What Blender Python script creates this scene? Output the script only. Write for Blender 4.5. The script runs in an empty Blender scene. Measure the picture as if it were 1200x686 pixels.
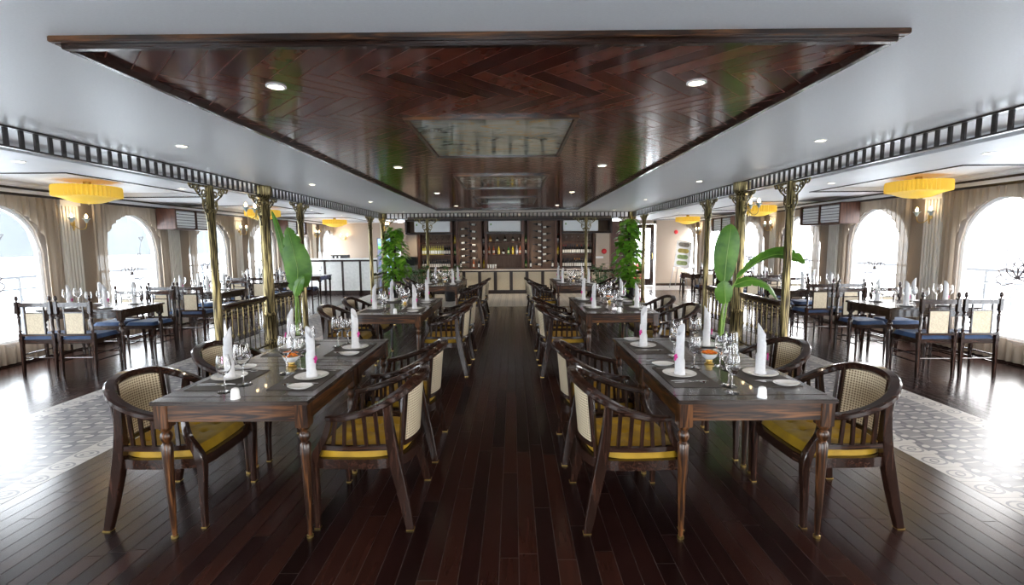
import bpy, bmesh, math, random
from mathutils import Vector, Matrix
random.seed(7)
PI = math.pi
C = bpy.context.scene.collection
SC = bpy.context.scene

# ------------------------------------------------------------------ materials
def mat(name, col=(.5, .5, .5), rough=.5, metal=0., **k):
    m = bpy.data.materials.new(name); m.use_nodes = True
    p = m.node_tree.nodes['Principled BSDF']
    p.inputs['Base Color'].default_value = (*col, 1)
    p.inputs['Roughness'].default_value = rough
    p.inputs['Metallic'].default_value = metal
    for a, b in k.items():
        p.inputs[a.replace('_', ' ')].default_value = b
    return m

def nd(m, t, **k):
    n = m.node_tree.nodes.new(t)
    for a, b in k.items():
        setattr(n, a, b)
    return n

def lk(m, a, b): m.node_tree.links.new(a, b)

def ramp(m, fac, stops):
    r = nd(m, 'ShaderNodeValToRGB')
    e = r.color_ramp.elements
    while len(e) < len(stops): e.new(.5)
    for i, (p, c) in enumerate(stops):
        e[i].position = p; e[i].color = (*c, 1)
    lk(m, fac, r.inputs[0])
    return r.outputs[0]

def noisy(name, stops, scale=(1, 1, 1), nscale=5., detail=4., rough=.5, metal=0., bump=0., bumpdist=.002, dist=0., coord='Object', **k):
    k.setdefault('Specular_IOR_Level', .4)
    m = mat(name, stops[0][1], rough, metal, **k)
    tc = nd(m, 'ShaderNodeTexCoord'); mp = nd(m, 'ShaderNodeMapping')
    mp.inputs['Scale'].default_value = scale
    lk(m, tc.outputs[coord], mp.inputs[0])
    n = nd(m, 'ShaderNodeTexNoise')
    n.inputs['Scale'].default_value = nscale; n.inputs['Detail'].default_value = detail
    n.inputs['Distortion'].default_value = dist
    lk(m, mp.outputs[0], n.inputs['Vector'])
    c = ramp(m, n.outputs['Fac'], stops)
    p = m.node_tree.nodes['Principled BSDF']
    lk(m, c, p.inputs['Base Color'])
    if bump:
        b = nd(m, 'ShaderNodeBump'); b.inputs['Strength'].default_value = bump; b.inputs['Distance'].default_value = bumpdist
        lk(m, n.outputs['Fac'], b.inputs['Height']); lk(m, b.outputs[0], p.inputs['Normal'])
    return m

def wood(name, axis, stops, rough=.3, ns=3., **k):
    s = {'x': (1, 14, 14), 'y': (14, 1, 14), 'z': (14, 14, 1)}[axis]
    return noisy(name, stops, s, ns, 5., rough, dist=1.2, bump=.05, bumpdist=.001, **k)

DK = [(.3, (.013, .006, .004)), (.55, (.028, .012, .008)), (.75, (.058, .024, .014))]
ROSE = [(.42, (.012, .005, .003)), (.53, (.062, .024, .009)), (.68, (.20, .080, .026))]
M = {}
for ax in 'xyz':
    M['dark_' + ax] = wood('dark_wood_' + ax, ax, DK, .22, Coat_Weight=.3)
    M['rose_' + ax] = wood('rosewood_' + ax, ax, ROSE, .28, Coat_Weight=.3)
M['top'] = wood('table_top_wood', 'x', [(.3, (.020, .012, .009)), (.7, (.050, .030, .021))], .26, Coat_Weight=.35)
M['black_wood'] = wood('black_wood', 'z', [(.3, (.010, .006, .005)), (.7, (.035, .018, .014))], .35)
M['shelf_wood'] = wood('shelf_wood', 'z', [(.3, (.045, .018, .012)), (.7, (.12, .05, .03))], .4)
M['shelf_back'] = noisy('shelf_back_wood', [(.3, (.17, .105, .075)), (.7, (.24, .155, .11))], (1, 1, .2), 20, 3, .6)
M['brass'] = noisy('polished_brass', [(.3, (.45, .30, .09)), (.7, (.75, .55, .2))], (1, 1, 1), 8, 2, .28, 1.)
M['patina'] = noisy('patinated_brass', [(.40, (.016, .012, .009)), (.5, (.13, .10, .045)), (.64, (.50, .40, .18))], (14, 14, .5), 6, 4, .33, .7, dist=.2)
M['iron'] = noisy('dark_gilt_iron', [(.4, (.02, .015, .01)), (.62, (.16, .11, .04))], (1, 1, 1), 22, 3, .4, .6)
M['trimblack'] = mat('black_lacquer', (.022, .015, .014), .35)
M['white_ceil'] = noisy('ceiling_paint', [(.3, (.76, .76, .77)), (.7, (.82, .82, .83))], (1, 4, 1), 60, 6, .45, bump=.25, bumpdist=.002)
M['white_side'] = noisy('side_ceiling_paint', [(.3, (.74, .75, .77)), (.7, (.8, .8, .82))], (1, 1, 1), 3, 2, .5)
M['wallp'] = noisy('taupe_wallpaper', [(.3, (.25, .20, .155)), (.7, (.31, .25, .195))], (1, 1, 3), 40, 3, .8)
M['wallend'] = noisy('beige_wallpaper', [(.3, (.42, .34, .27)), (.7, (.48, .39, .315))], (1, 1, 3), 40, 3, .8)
M['pilaster'] = mat('cream_plaster', (.68, .64, .58), .6)
M['cane_back'] = None
M['cream_panel'] = noisy('cream_rattan_panel', [(.35, (.55, .47, .34)), (.65, (.70, .62, .47))], (1, 1, 1), 90, 2, .7)
M['stone_panel'] = noisy('white_embossed_panel', [(.3, (.62, .63, .62)), (.7, (.74, .75, .73))], (1, 1, 1), 14, 6, .6, bump=.5, bumpdist=.02)
M['counter'] = mat('cream_stone', (.72, .62, .50), .25)
M['porcelain'] = mat('white_porcelain', (.86, .86, .85), .12, Coat_Weight=.4)
M['linen'] = noisy('white_linen', [(.3, (.66, .66, .68)), (.7, (.74, .74, .75))], (1, 1, 1), 60, 3, .85)
M['mat'] = noisy('woven_placemat', [(.4, (.055, .047, .042)), (.6, (.085, .074, .066))], (1, 1, 1), 300, 2, .6)
M['steel'] = mat('cutlery_steel', (.75, .74, .72), .12, 1.)
M['magenta'] = mat('magenta_orchid', (.62, .01, .25), .5)
M['orange'] = noisy('orange_petals', [(.4, (.75, .12, .01)), (.6, (.95, .33, .03))], (1, 1, 1), 60, 2, .6)
M['leaf'] = noisy('pothos_leaf', [(.35, (.06, .20, .01)), (.55, (.17, .40, .03)), (.75, (.42, .58, .09))], (1, 1, 1), 7, 3, .35)
M['leafdark'] = noisy('dark_leaf', [(.35, (.02, .07, .015)), (.7, (.06, .16, .03))], (1, 1, 1), 9, 3, .35)
M['banana'] = noisy('banana_leaf', [(.35, (.045, .14, .012)), (.7, (.13, .30, .03))], (1, 1, 1), 6, 4, .4)
M['stem'] = mat('green_stem', (.25, .42, .08), .4)
M['soil'] = mat('potting_soil', (.03, .02, .015), .9)
M['pot'] = mat('black_glazed_pot', (.012, .012, .014), .15)
M['blue'] = noisy('blue_velvet', [(.35, (.012, .035, .10)), (.7, (.03, .085, .21))], (1, 1, 1), 9, 3, .7, Sheen_Weight=.15)
M['yellow'] = noisy('mustard_velvet', [(.3, (.30, .17, .003)), (.7, (.48, .29, .006))], (1, 1, 1), 9, 3, .6, Sheen_Weight=.08)
M['white_plastic'] = mat('white_plastic', (.78, .79, .8), .3)
M['red'] = mat('red_enamel', (.6, .015, .03), .3)
M['black'] = mat('black_plastic', (.01, .01, .012), .3)
M['grey'] = mat('grey_metal', (.3, .3, .32), .3, .6)
M['rail_backlit'] = mat('backlit_white_iron', (.10, .12, .15), .5)  # white rail, its backlit shade put into the dark bluish colour
M['tulip'] = mat('frosted_tulip_glass', (.42, .52, .56), .3)

glass = mat('clear_glass', (1, 1, 1), 0.0); M['glass'] = glass
gp = glass.node_tree.nodes['Principled BSDF']; gp.inputs['Transmission Weight'].default_value = 1; gp.inputs['IOR'].default_value = 1.45

def emis(name, col, strength):
    m = mat(name, col, .5)
    p = m.node_tree.nodes['Principled BSDF']
    p.inputs['Emission Color'].default_value = (*col, 1); p.inputs['Emission Strength'].default_value = strength
    return m
M['bulb'] = emis('lit_bulb', (1, .72, .38), 14)
M['downlight'] = emis('lit_downlight', (1, .86, .62), 7)

# cane weave: light strands with small dark holes
m = mat('woven_cane', (.6, .5, .33), .6)
tc = nd(m, 'ShaderNodeTexCoord'); sp = nd(m, 'ShaderNodeSeparateXYZ'); lk(m, tc.outputs['Object'], sp.inputs[0])
def sinn(m, src, k):
    a = nd(m, 'ShaderNodeMath', operation='MULTIPLY'); a.inputs[1].default_value = k; lk(m, src, a.inputs[0])
    b = nd(m, 'ShaderNodeMath', operation='SINE'); lk(m, a.outputs[0], b.inputs[0])
    c = nd(m, 'ShaderNodeMath', operation='ABSOLUTE'); lk(m, b.outputs[0], c.inputs[0])
    return c.outputs[0]
a1 = sinn(m, sp.outputs[0], PI / .0155); a2 = sinn(m, sp.outputs[2], PI / .0155)
mu = nd(m, 'ShaderNodeMath', operation='MULTIPLY'); lk(m, a1, mu.inputs[0]); lk(m, a2, mu.inputs[1])
c = ramp(m, mu.outputs[0], [(0, (.78, .69, .50)), (.5, (.68, .58, .40)), (.68, (.16, .10, .05))])
lk(m, c, m.node_tree.nodes['Principled BSDF'].inputs['Base Color'])
M['cane'] = m

# plank floor: every board (mesh island) has its own tone, plus grain
def planks(name, stops, grain, rough, coat, spec=.5):
    m = mat(name, (.05, .02, .015), rough, 0, Coat_Weight=coat, Coat_Roughness=.12, Specular_IOR_Level=spec)
    p = m.node_tree.nodes['Principled BSDF']
    g = nd(m, 'ShaderNodeNewGeometry')
    c1 = ramp(m, g.outputs['Random Per Island'], stops)
    tc = nd(m, 'ShaderNodeTexCoord'); mp = nd(m, 'ShaderNodeMapping'); mp.inputs['Scale'].default_value = grain
    lk(m, tc.outputs['Object'], mp.inputs[0])
    n = nd(m, 'ShaderNodeTexNoise'); n.inputs['Scale'].default_value = 3; n.inputs['Detail'].default_value = 5
    lk(m, mp.outputs[0], n.inputs['Vector'])
    mr = nd(m, 'ShaderNodeMapRange'); mr.inputs['From Min'].default_value = .3; mr.inputs['From Max'].default_value = .7
    mr.inputs['To Min'].default_value = .8; mr.inputs['To Max'].default_value = 1.2
    lk(m, n.outputs['Fac'], mr.inputs[0])
    mx = nd(m, 'ShaderNodeVectorMath', operation='SCALE'); lk(m, c1, mx.inputs[0]); lk(m, mr.outputs[0], mx.inputs['Scale'])
    lk(m, mx.outputs[0], p.inputs['Base Color'])
    n2 = nd(m, 'ShaderNodeTexNoise'); n2.inputs['Scale'].default_value = 1.4; n2.inputs['Detail'].default_value = 3
    lk(m, tc.outputs['Object'], n2.inputs['Vector'])
    r2 = nd(m, 'ShaderNodeMapRange'); r2.inputs['To Min'].default_value = rough - .04; r2.inputs['To Max'].default_value = rough + .05
    lk(m, n2.outputs['Fac'], r2.inputs[0]); lk(m, r2.outputs[0], p.inputs['Roughness'])
    return m
M['floor'] = planks('floor_boards', [(0, (.009, .0035, .0032)), (.5, (.018, .0065, .0055)), (1, (.036, .012, .008))], (12, .8, 12), .21, .0, .26)
M['chevron'] = planks('ceiling_boards', [(0, (.055, .013, .009)), (.5, (.115, .027, .017)), (1, (.20, .055, .032))], (4, 4, 4), .13, .0, .4)
M['chev_highlight'] = mat('ceiling_joint_highlight', (.34, .15, .11), .6)  # bevel highlights between the ceiling boards, painted as pale joints
M['tile_dark'] = mat('tile_grey', (.13, .125, .14), .3, Specular_IOR_Level=.16)
M['tile_mid'] = mat('tile_mid', (.22, .21, .215), .3, Specular_IOR_Level=.16)
M['tile_light'] = mat('tile_cream', (.50, .47, .44), .3, Specular_IOR_Level=.16)
M['grout'] = mat('grout', (.05, .045, .045), .7)

# pleated yellow lamp cloth, lit from inside
m = emis('yellow_pleated_silk', (1, .66, .10), .14); M['silk'] = m
m.node_tree.nodes['Principled BSDF'].inputs['Base Color'].default_value = (.88, .55, .04, 1)

# sheer curtain
def fabric(name, col, trans, tl=.5):
    m = bpy.data.materials.new(name); m.use_nodes = True; nt = m.node_tree; nt.nodes.clear()
    o = nd(m, 'ShaderNodeOutputMaterial'); d = nd(m, 'ShaderNodeBsdfDiffuse'); t = nd(m, 'ShaderNodeBsdfTranslucent'); tr = nd(m, 'ShaderNodeBsdfTransparent')
    d.inputs[0].default_value = (*col, 1); t.inputs[0].default_value = (*col, 1)
    a = nd(m, 'ShaderNodeMixShader'); b = nd(m, 'ShaderNodeMixShader')
    a.inputs[0].default_value = tl; b.inputs[0].default_value = trans
    lk(m, d.outputs[0], a.inputs[1]); lk(m, t.outputs[0], a.inputs[2])
    lk(m, a.outputs[0], b.inputs[1]); lk(m, tr.outputs[0], b.inputs[2]); lk(m, b.outputs[0], o.inputs[0])
    return m
M['sheer'] = fabric('white_sheer', (.85, .88, .92), .93)
M['drape'] = fabric('taupe_voile', (.37, .305, .24), .03, .13)

# etched glass picture in the ceiling
m = noisy('etched_ceiling_glass', [(.36, (.16, .18, .15)), (.44, (.40, .41, .34)), (.57, (.34, .35, .28)), (.60, (.50, .26, .05)), (.64, (.34, .35, .28))],
          (1, 2.6, 1), 2.0, 3, .07, dist=2.2, Specular_IOR_Level=.9)
M['etched'] = m

# ------------------------------------------------------------------ mesh builder
def cr(pts, n=8, closed=False):
    P = [Vector(p) for p in pts]; out = []
    N = len(P); rng = N if closed else N - 1
    for i in range(rng):
        if closed: a, b, c, d = P[(i - 1) % N], P[i], P[(i + 1) % N], P[(i + 2) % N]
        else: a, b, c, d = P[max(i - 1, 0)], P[i], P[i + 1], P[min(i + 2, N - 1)]
        for k in range(n):
            t = k / n
            out.append(.5 * ((2 * b) + (c - a) * t + (2 * a - 5 * b + 4 * c - d) * t * t + (3 * b - a - 3 * c + d) * t ** 3))
    if not closed: out.append(P[-1])
    return out

class MB:
    def __init__(s): s.v = []; s.f = []; s.mi = []; s.sm = []; s.cur = 0
    def add(s, vs, fs, smooth=False):
        b = len(s.v); s.v += [tuple(p) for p in vs]
        for f in fs: s.f.append(tuple(b + i for i in f)); s.mi.append(s.cur); s.sm.append(smooth)
    def box(s, x0, x1, y0, y1, z0, z1):
        s.hexa([(x0, y0, z0), (x1, y0, z0), (x1, y1, z0), (x0, y1, z0), (x0, y0, z1), (x1, y0, z1), (x1, y1, z1), (x0, y1, z1)])
        return s
    def hexa(s, p):
        s.add(p, [(0, 3, 2, 1), (4, 5, 6, 7), (0, 1, 5, 4), (1, 2, 6, 5), (2, 3, 7, 6), (3, 0, 4, 7)])
    def taper(s, c0, s0, c1, s1):
        p = []
        for c, z in ((c0, s0), (c1, s1)):
            for a, b in ((-1, -1), (1, -1), (1, 1), (-1, 1)):
                p.append((c[0] + a * z[0] / 2, c[1] + b * z[1] / 2, c[2]))
        s.hexa(p)
    def obox(s, c, size, rz=0, rx=0):
        mtx = Matrix.Translation(c) @ Matrix.Rotation(rz, 4, 'Z') @ Matrix.Rotation(rx, 4, 'X')
        a, b, d = [q / 2 for q in size]
        s.hexa([mtx @ Vector(q) for q in ((-a, -b, -d), (a, -b, -d), (a, b, -d), (-a, b, -d), (-a, -b, d), (a, -b, d), (a, b, d), (-a, b, d))])
    def lathe(s, prof, n=16, c=(0, 0, 0), smooth=True, axis='z', caps=True):
        vs = []; fs = []
        for r, z in prof:
            for i in range(n):
                t = 2 * PI * i / n
                q = (r * math.cos(t), r * math.sin(t), z)
                if axis == 'y': q = (q[0], q[2], q[1])
                if axis == 'x': q = (q[2], q[0], q[1])
                vs.append((c[0] + q[0], c[1] + q[1], c[2] + q[2]))
        for j in range(len(prof) - 1):
            for i in range(n):
                a, b = j * n + i, j * n + (i + 1) % n
                fs.append((a, b, b + n, a + n))
        if caps:
            if prof[0][0] > 1e-5: fs.append(tuple(range(n - 1, -1, -1)))
            if prof[-1][0] > 1e-5: fs.append(tuple((len(prof) - 1) * n + i for i in range(n)))
        s.add(vs, fs, smooth)
    def sweep(s, path, sec, up=(0, 0, 1), closed=False, scl=None, smooth=True):
        P = [Vector(p) for p in path]; N = len(P); up = Vector(up); vs = []; fs = []; k = len(sec)
        for i in range(N):
            if closed: t = P[(i + 1) % N] - P[i - 1]
            else: t = P[min(i + 1, N - 1)] - P[max(i - 1, 0)]
            t.normalize()
            sd = t.cross(up)
            if sd.length < 1e-4: sd = t.cross(Vector((0.01, 1, 0.02)))
            sd.normalize(); u = sd.cross(t)
            q = scl[i] if scl else 1
            for a, b in sec: vs.append(P[i] + sd * a * q + u * b * q)
        for i in range(N if closed else N - 1):
            for j in range(k):
                a = i * k + j; b = i * k + (j + 1) % k; c = ((i + 1) % N) * k + (j + 1) % k; d = ((i + 1) % N) * k + j
                fs.append((a, b, c, d))
        if not closed: fs.append(tuple(range(k - 1, -1, -1))); fs.append(tuple((N - 1) * k + j for j in range(k)))
        s.add(vs, fs, smooth)
    def tube(s, path, r, n=6, up=(0, 0, 1), closed=False, scl=None):
        s.sweep(path, [(r * math.cos(2 * PI * i / n), r * math.sin(2 * PI * i / n)) for i in range(n)], up, closed, scl)
    def ball(s, c, r, n=10, sz=1.):
        k = max(4, n // 2)
        s.lathe([(r * math.sin(PI * i / k), -r * sz * math.cos(PI * i / k)) for i in range(k + 1)], n, c)
    def build(s, name, mats, parent=None, bevel=0, loc=None, kind=None, seg=2):
        me = bpy.data.meshes.new(name)
        me.from_pydata(s.v, [], s.f)
        ms = mats if isinstance(mats, (list, tuple)) else [mats]
        for q in ms: me.materials.append(M[q] if isinstance(q, str) else q)
        me.polygons.foreach_set('material_index', s.mi)
        me.polygons.foreach_set('use_smooth', s.sm)
        bm = bmesh.new(); bm.from_mesh(me)
        bmesh.ops.remove_doubles(bm, verts=bm.verts, dist=1e-6) if any(s.sm) else None
        bmesh.ops.recalc_face_normals(bm, faces=bm.faces)
        if bevel:
            ed = [e for e in bm.edges if len(e.link_faces) == 2 and e.calc_face_angle() > .6 and not (e.link_faces[0].smooth and e.link_faces[1].smooth)]
            bmesh.ops.bevel(bm, geom=ed, offset=bevel, segments=seg, affect='EDGES', clamp_overlap=True)
        for e in bm.edges:
            if len(e.link_faces) == 2 and e.calc_face_angle() > .7: e.smooth = False
        bm.to_mesh(me); bm.free()
        o = bpy.data.objects.new(name, me); C.objects.link(o)
        if parent: o.parent = parent
        if loc: o.location = loc
        if kind: o['kind'] = kind
        return o

def empty(name, loc=(0, 0, 0), rz=0):
    o = bpy.data.objects.new(name, None); C.objects.link(o); o.location = loc; o.rotation_euler = (0, 0, rz); o.empty_display_size = .1
    return o

KIDS = {}
def children(o): return [c for c in C.objects if c.parent == o] if False else list(o.children)
def copy_tree(o, parent=None):
    c = o.copy(); C.objects.link(c); c.parent = parent
    for ch in list(o.children): copy_tree(ch, c)
    return c

class Proto:
    """first placement moves the source itself, later ones copy it with its parts"""
    def __init__(s, root): s.root = root; s.used = False
    def put(s, loc, rz=0, label=None, cat=None, group=None, ry=0, sc=None):
        o = s.root if not s.used else copy_tree(s.root)
        s.used = True
        o.location = loc; o.rotation_euler = (0, ry, rz)
        if sc: o.scale = sc
        tag(o, label, cat, group)
        return o

def tag(o, label, cat, group=None):
    if label: o['label'] = label
    if cat: o['category'] = cat
    if group: o['group'] = group
    return o

def struct(name, mb, mats, bevel=0): return mb.build(name, mats, None, bevel, kind='structure')

XL, XR, YB, YE = -6.9, 6.5, -2.6, 18.0      # side walls, wall behind, far wall
ZC, ZS = 2.5, 2.42
CL, CR = -3.79, 3.46                         # the two column lines

# ------------------------------------------------------------------ floor
b = MB(); b.cur = 0
b.box(XL - .1, XR + .1, YB - .1, YE + .1, -.12, -.001)
b.cur = 1
rnd = random.Random(3)
W = .098
strips = [(-4.64, -3.20), (2.94, 4.18)]
def in_tile(x0, x1, y0, y1):
    for a, c in strips:
        if x0 >= a - .02 and x1 <= c + .02 and y0 < 12.0: return True
    if y0 >= 12.0 and y1 <= 15.12 and x0 >= -4.66 and x1 <= 4.2: return True
    if y0 >= 15.9 and x0 >= 3.3: return True
    return False
segs = [(XL, -4.64, YB, YE), (-3.20, 2.94, YB, 12.0), (-4.64, 3.3, 15.12, YE), (3.3, 4.18, 15.12, 15.9), (4.18, XR, YB, 15.9)]
for (x0, x1, y0, y1) in segs:
    nrow = round((x1 - x0) / W); w = (x1 - x0) / nrow
    for i in range(nrow):
        y = y0 - rnd.random() * 1.6
        while y < y1:
            L = rnd.choice([.9, 1.2, 1.5, 1.8])
            a, c = max(y, y0), min(y + L, y1)
            if c - a > .02:
                xa, xb = x0 + i * w + .002, x0 + (i + 1) * w - .002
                b.add([(xa, a + .002, 0), (xb, a + .002, 0), (xb, c - .002, 0), (xa, c - .002, 0)], [(0, 1, 2, 3)])
            y += L
M['seam'] = mat('floor_seam', (.055, .038, .034), .5)
fl = struct('floor', b, ['seam', 'floor'])

# patterned cement tiles
def ell(b, cx, cy, a, c, th, z, n=14):
    p = []
    for i in range(n):
        t = 2 * PI * i / n; x = a * math.cos(t); y = c * math.sin(t)
        p.append((cx + x * math.cos(th) - y * math.sin(th), cy + x * math.sin(th) + y * math.cos(th), z))
    b.add(p, [tuple(range(n))])
def tiles(name, x0, x1, y0, y1, border, pal=('tile_dark', 'tile_mid', 'tile_light')):
    b = MB(); nx = round((x1 - x0) / .2); ny = round((y1 - y0) / .2); w = (x1 - x0) / nx; h = (y1 - y0) / ny
    for i in range(nx):
        for j in range(ny):
            xa, ya = x0 + i * w, y0 + j * h; g = .0015
            edge = (i in (0, nx - 1) and border)
            b.cur = 2 if edge else 1
            b.add([(xa + g, ya + g, .001), (xa + w - g, ya + g, .001), (xa + w - g, ya + h - g, .001), (xa + g, ya + h - g, .001)], [(0, 1, 2, 3)])
            cx, cy = xa + w / 2, ya + h / 2
            if edge:
                b.cur = 1
                ell(b, cx, cy, .085, .062, 0, .0014); b.cur = 2; ell(b, cx, cy, .07, .048, 0, .0017)
                b.cur = 1; ell(b, cx, cy, .045, .028, .6, .002); b.cur = 2; ell(b, cx, cy, .02, .02, 0, .0023, 8)
            else:
                b.cur = 0; ell(b, xa + .030, cy - .02, .040, .105, .25, .0012, 16)
                b.cur = 2
                ell(b, xa + .018, cy - .055, .033, .024, .5, .0016, 12); ell(b, xa + .045, cy + .045, .033, .024, .5, .0016, 12)
                ell(b, cx + .035, cy - .028, .072, .007, .16, .0016, 10); ell(b, cx + .028, cy + .030, .072, .007, .16, .0016, 10)
                b.cur = 0; ell(b, cx + .045, cy + .002, .05, .012, .16, .0014, 10)
    return struct(name, b, list(pal))
M['tile_pale'] = mat('tile_pale', (.66, .64, .60), .3, Specular_IOR_Level=.2)
tiles('floor_tile_strip_left', -4.64, -3.20, YB, 12.0, True)
tiles('floor_tile_strip_right', 2.94, 4.18, YB, 12.0, True)
tiles('floor_tile_band', -4.64, 4.18, 12.0, 15.12, False, ('tile_mid', 'tile_light', 'tile_pale'))
tiles('floor_tile_entry', 3.3, XR, 15.9, YE, False, ('tile_mid', 'tile_light', 'tile_pale'))

# ------------------------------------------------------------------ ceilings
b = MB()
b.box(CL, CR, YB, 16.4, ZC, ZC + .1)
struct('ceiling', b, 'white_ceil')
PX0, PX1, PY0, PY1 = -1.97, 1.68, 2.17, 12.33
SKY = [(3.46, 4.96), (6.29, 7.79), (9.24, 10.72)]
SX0, SX1 = -.775, .47
# herringbone boards on the ceiling panel
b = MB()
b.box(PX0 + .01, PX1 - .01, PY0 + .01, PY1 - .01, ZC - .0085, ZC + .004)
b.cur = 1
bl, bw = .55, .11
n = int(bl / bw)
zz = ZC - .010
def clipquad(q, x0, x1, y0, y1):
    def cut(poly, f):
        out = []
        for i in range(len(poly)):
            p, r = poly[i], poly[(i + 1) % len(poly)]; a, c = f(p), f(r)
            if a >= 0: out.append(p)
            if a * c < 0: t = a / (a - c); out.append((p[0] + (r[0] - p[0]) * t, p[1] + (r[1] - p[1]) * t))
        return out
    for f in (lambda p: p[0] - x0, lambda p: x1 - p[0], lambda p: p[1] - y0, lambda p: y1 - p[1]):
        q = cut(q, f)
        if len(q) < 3: return None
    return q
ca = math.cos(PI / 4); cxm, cym = (PX0 + PX1) / 2, (PY0 + PY1) / 2
regions = [(PX0 + .03, PX1 - .03, PY0 + .03, SKY[0][0])] + [(PX0 + .03, PX1 - .03, SKY[i][1], (SKY[i + 1][0] if i < 2 else PY1 - .03)) for i in range(3)]
for s0, s1 in SKY: regions += [(PX0 + .03, SX0, s0, s1), (SX1, PX1 - .03, s0, s1)]
for i in range(-90, 90):
    for j in range(-20, 20):
        for hv in (0, 1):
            u0 = i * bw + j * bl * 0 ; 
            # standard herringbone lattice: offset (bw,bw) along the zigzag and (bl,-bl) across
            ou = i * bw + j * bl; ov = i * bw - j * bl
            g = .0026
            if hv == 0: r = [(ou + g, ov + g), (ou + bl - g, ov + g), (ou + bl - g, ov + bw - g), (ou + g, ov + bw - g)]
            else: r = [(ou + g, ov + bw + g), (ou + bw - g, ov + bw + g), (ou + bw - g, ov + bw + bl - g), (ou + g, ov + bw + bl - g)]
            q = [(cxm + (p[0] + p[1]) * ca, cym + (p[1] - p[0]) * ca) for p in r]
            if max(p[0] for p in q) < PX0 or min(p[0] for p in q) > PX1 or max(p[1] for p in q) < PY0 or min(p[1] for p in q) > PY1: continue
            for rg in regions:
                k = clipquad(q, *rg)
                if k: b.add([(p[0], p[1], zz) for p in k], [tuple(range(len(k)))])
struct('ceiling_wood_panel', b, ['chev_highlight', 'chevron'])
def frame_mb(b, x0, x1, y0, y1, w, z0, z1):
    b.box(x0 - w, x1 + w, y0 - w, y0, z0, z1); b.box(x0 - w, x1 + w, y1, y1 + w, z0, z1)
    b.box(x0 - w, x0, y0, y1, z0, z1); b.box(x1, x1 + w, y0, y1, z0, z1)
b = MB(); frame_mb(b, PX0 + .03, PX1 - .03, PY0 + .03, PY1 - .03, .035, ZC - .045, ZC)
struct('trim_9', b, 'dark_x', .004)
b = MB()
frame_mb(b, PX0 - .005, PX1 + .005, PY0 - .005, PY1 + .005, .03, ZC - .025, ZC)
struct('trim_1', b, 'rose_x', .004)
for k, (s0, s1) in enumerate(SKY):
    t = empty('ceiling_glass_panel', ((SX0 + SX1) / 2, (s0 + s1) / 2, ZC - .012))
    w, h = (SX1 - SX0) / 2, (s1 - s0) / 2
    b = MB(); frame_mb(b, -w + .025, w - .025, -h + .025, h - .025, .028, -.018, .012); b.build('frame', 'rose_x', t, .004)
    b = MB(); b.box(-w + .03, w - .03, -h + .03, h - .03, -.002, .01); b.build('glass_pane', 'etched', t)
    tag(t, ['etched glass panel with amber swirls in the wooden ceiling, above the first tables', 'etched glass panel in the wooden ceiling, the middle one of three',
            'etched glass panel in the wooden ceiling, closest to the bottle shelves'][k], 'ceiling panel', 'etched glass ceiling panels')

# side ceilings with coffers
COF = [(.87, 3.55), (5.37, 8.05), (9.87, 12.55), (14.37, 17.05)]
for side, xw, xc, c0, c1 in (('left', XL, CL, -6.78, -4.98), ('right', XR, CR, 4.98, 6.38)):
    if side == 'left': xa, xb = xw - .1, xc - .55
    else: xa, xb = xc + .55, xw + .1
    b = MB(); b.box(*sorted((xc, xb if side == 'left' else xa)), YB - .1, YE + .1, ZC, ZC + .1); struct('ceiling_margin_' + side, b, 'white_side')
    b = MB()
    b.box(xa, c0, YB - .1, YE + .1, ZS, ZS + .2); b.box(c1, xb, YB - .1, YE + .1, ZS, ZS + .2)
    y = YB - .1
    for q0, q1 in COF + [(YE + .1, 0)]:
        b.box(c0, c1, y, q0, ZS, ZS + .2); y = q1
    struct('ceiling_side_' + side, b, 'white_side')
    for q0, q1 in COF:
        b = MB(); b.box(c0, c1, q0, q1, ZS + .065, ZS + .085)
        frame_mb(b, c0 + .05, c1 - .05, q0 + .05, q1 - .05, .05, ZS + .03, ZS + .07)
        struct('ceiling_coffer_' + side, b, 'white_side')
        b = MB(); frame_mb(b, c0, c1, q0, q1, .022, ZS - .012, ZS + .005)
        struct('trim_2', b, ['trimblack'])
# one board of ceiling over the bar end
b = MB(); b.box(CL, CR, 16.4, YE + .1, ZC - .08, ZC + .1); struct('ceiling_end', b, 'white_side')

# slatted fretwork along the column lines and across the far end
def fret(name, p0, p1):
    b = MB(); d = Vector(p1) - Vector(p0); L = d.length; d.normalize(); nrm = Vector((-d.y, d.x, 0))
    def bar(a, c, z0, z1, t=.012):
        p, q = Vector(p0) + d * a, Vector(p0) + d * c
        v = [p - nrm * t, q - nrm * t, q + nrm * t, p + nrm * t]
        b.hexa([(w.x, w.y, z0) for w in v] + [(w.x, w.y, z1) for w in v])
    bar(0, L, ZC - .014, ZC, .022); bar(0, L, ZC - .16, ZC - .146, .022)
    n = round(L / .115)
    for i in range(n + 1): bar(i * L / n - .016, i * L / n + .016, ZC - .15, ZC - .01, .008)
    return struct(name, b, 'trimblack')
fret('trim_3', (CL, YB, 0), (CL, 13.9, 0)); fret('trim_4', (CR, YB, 0), (CR, 13.9, 0)); fret('trim_5', (CL, 13.9, 0), (CR, 13.9, 0))

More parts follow.
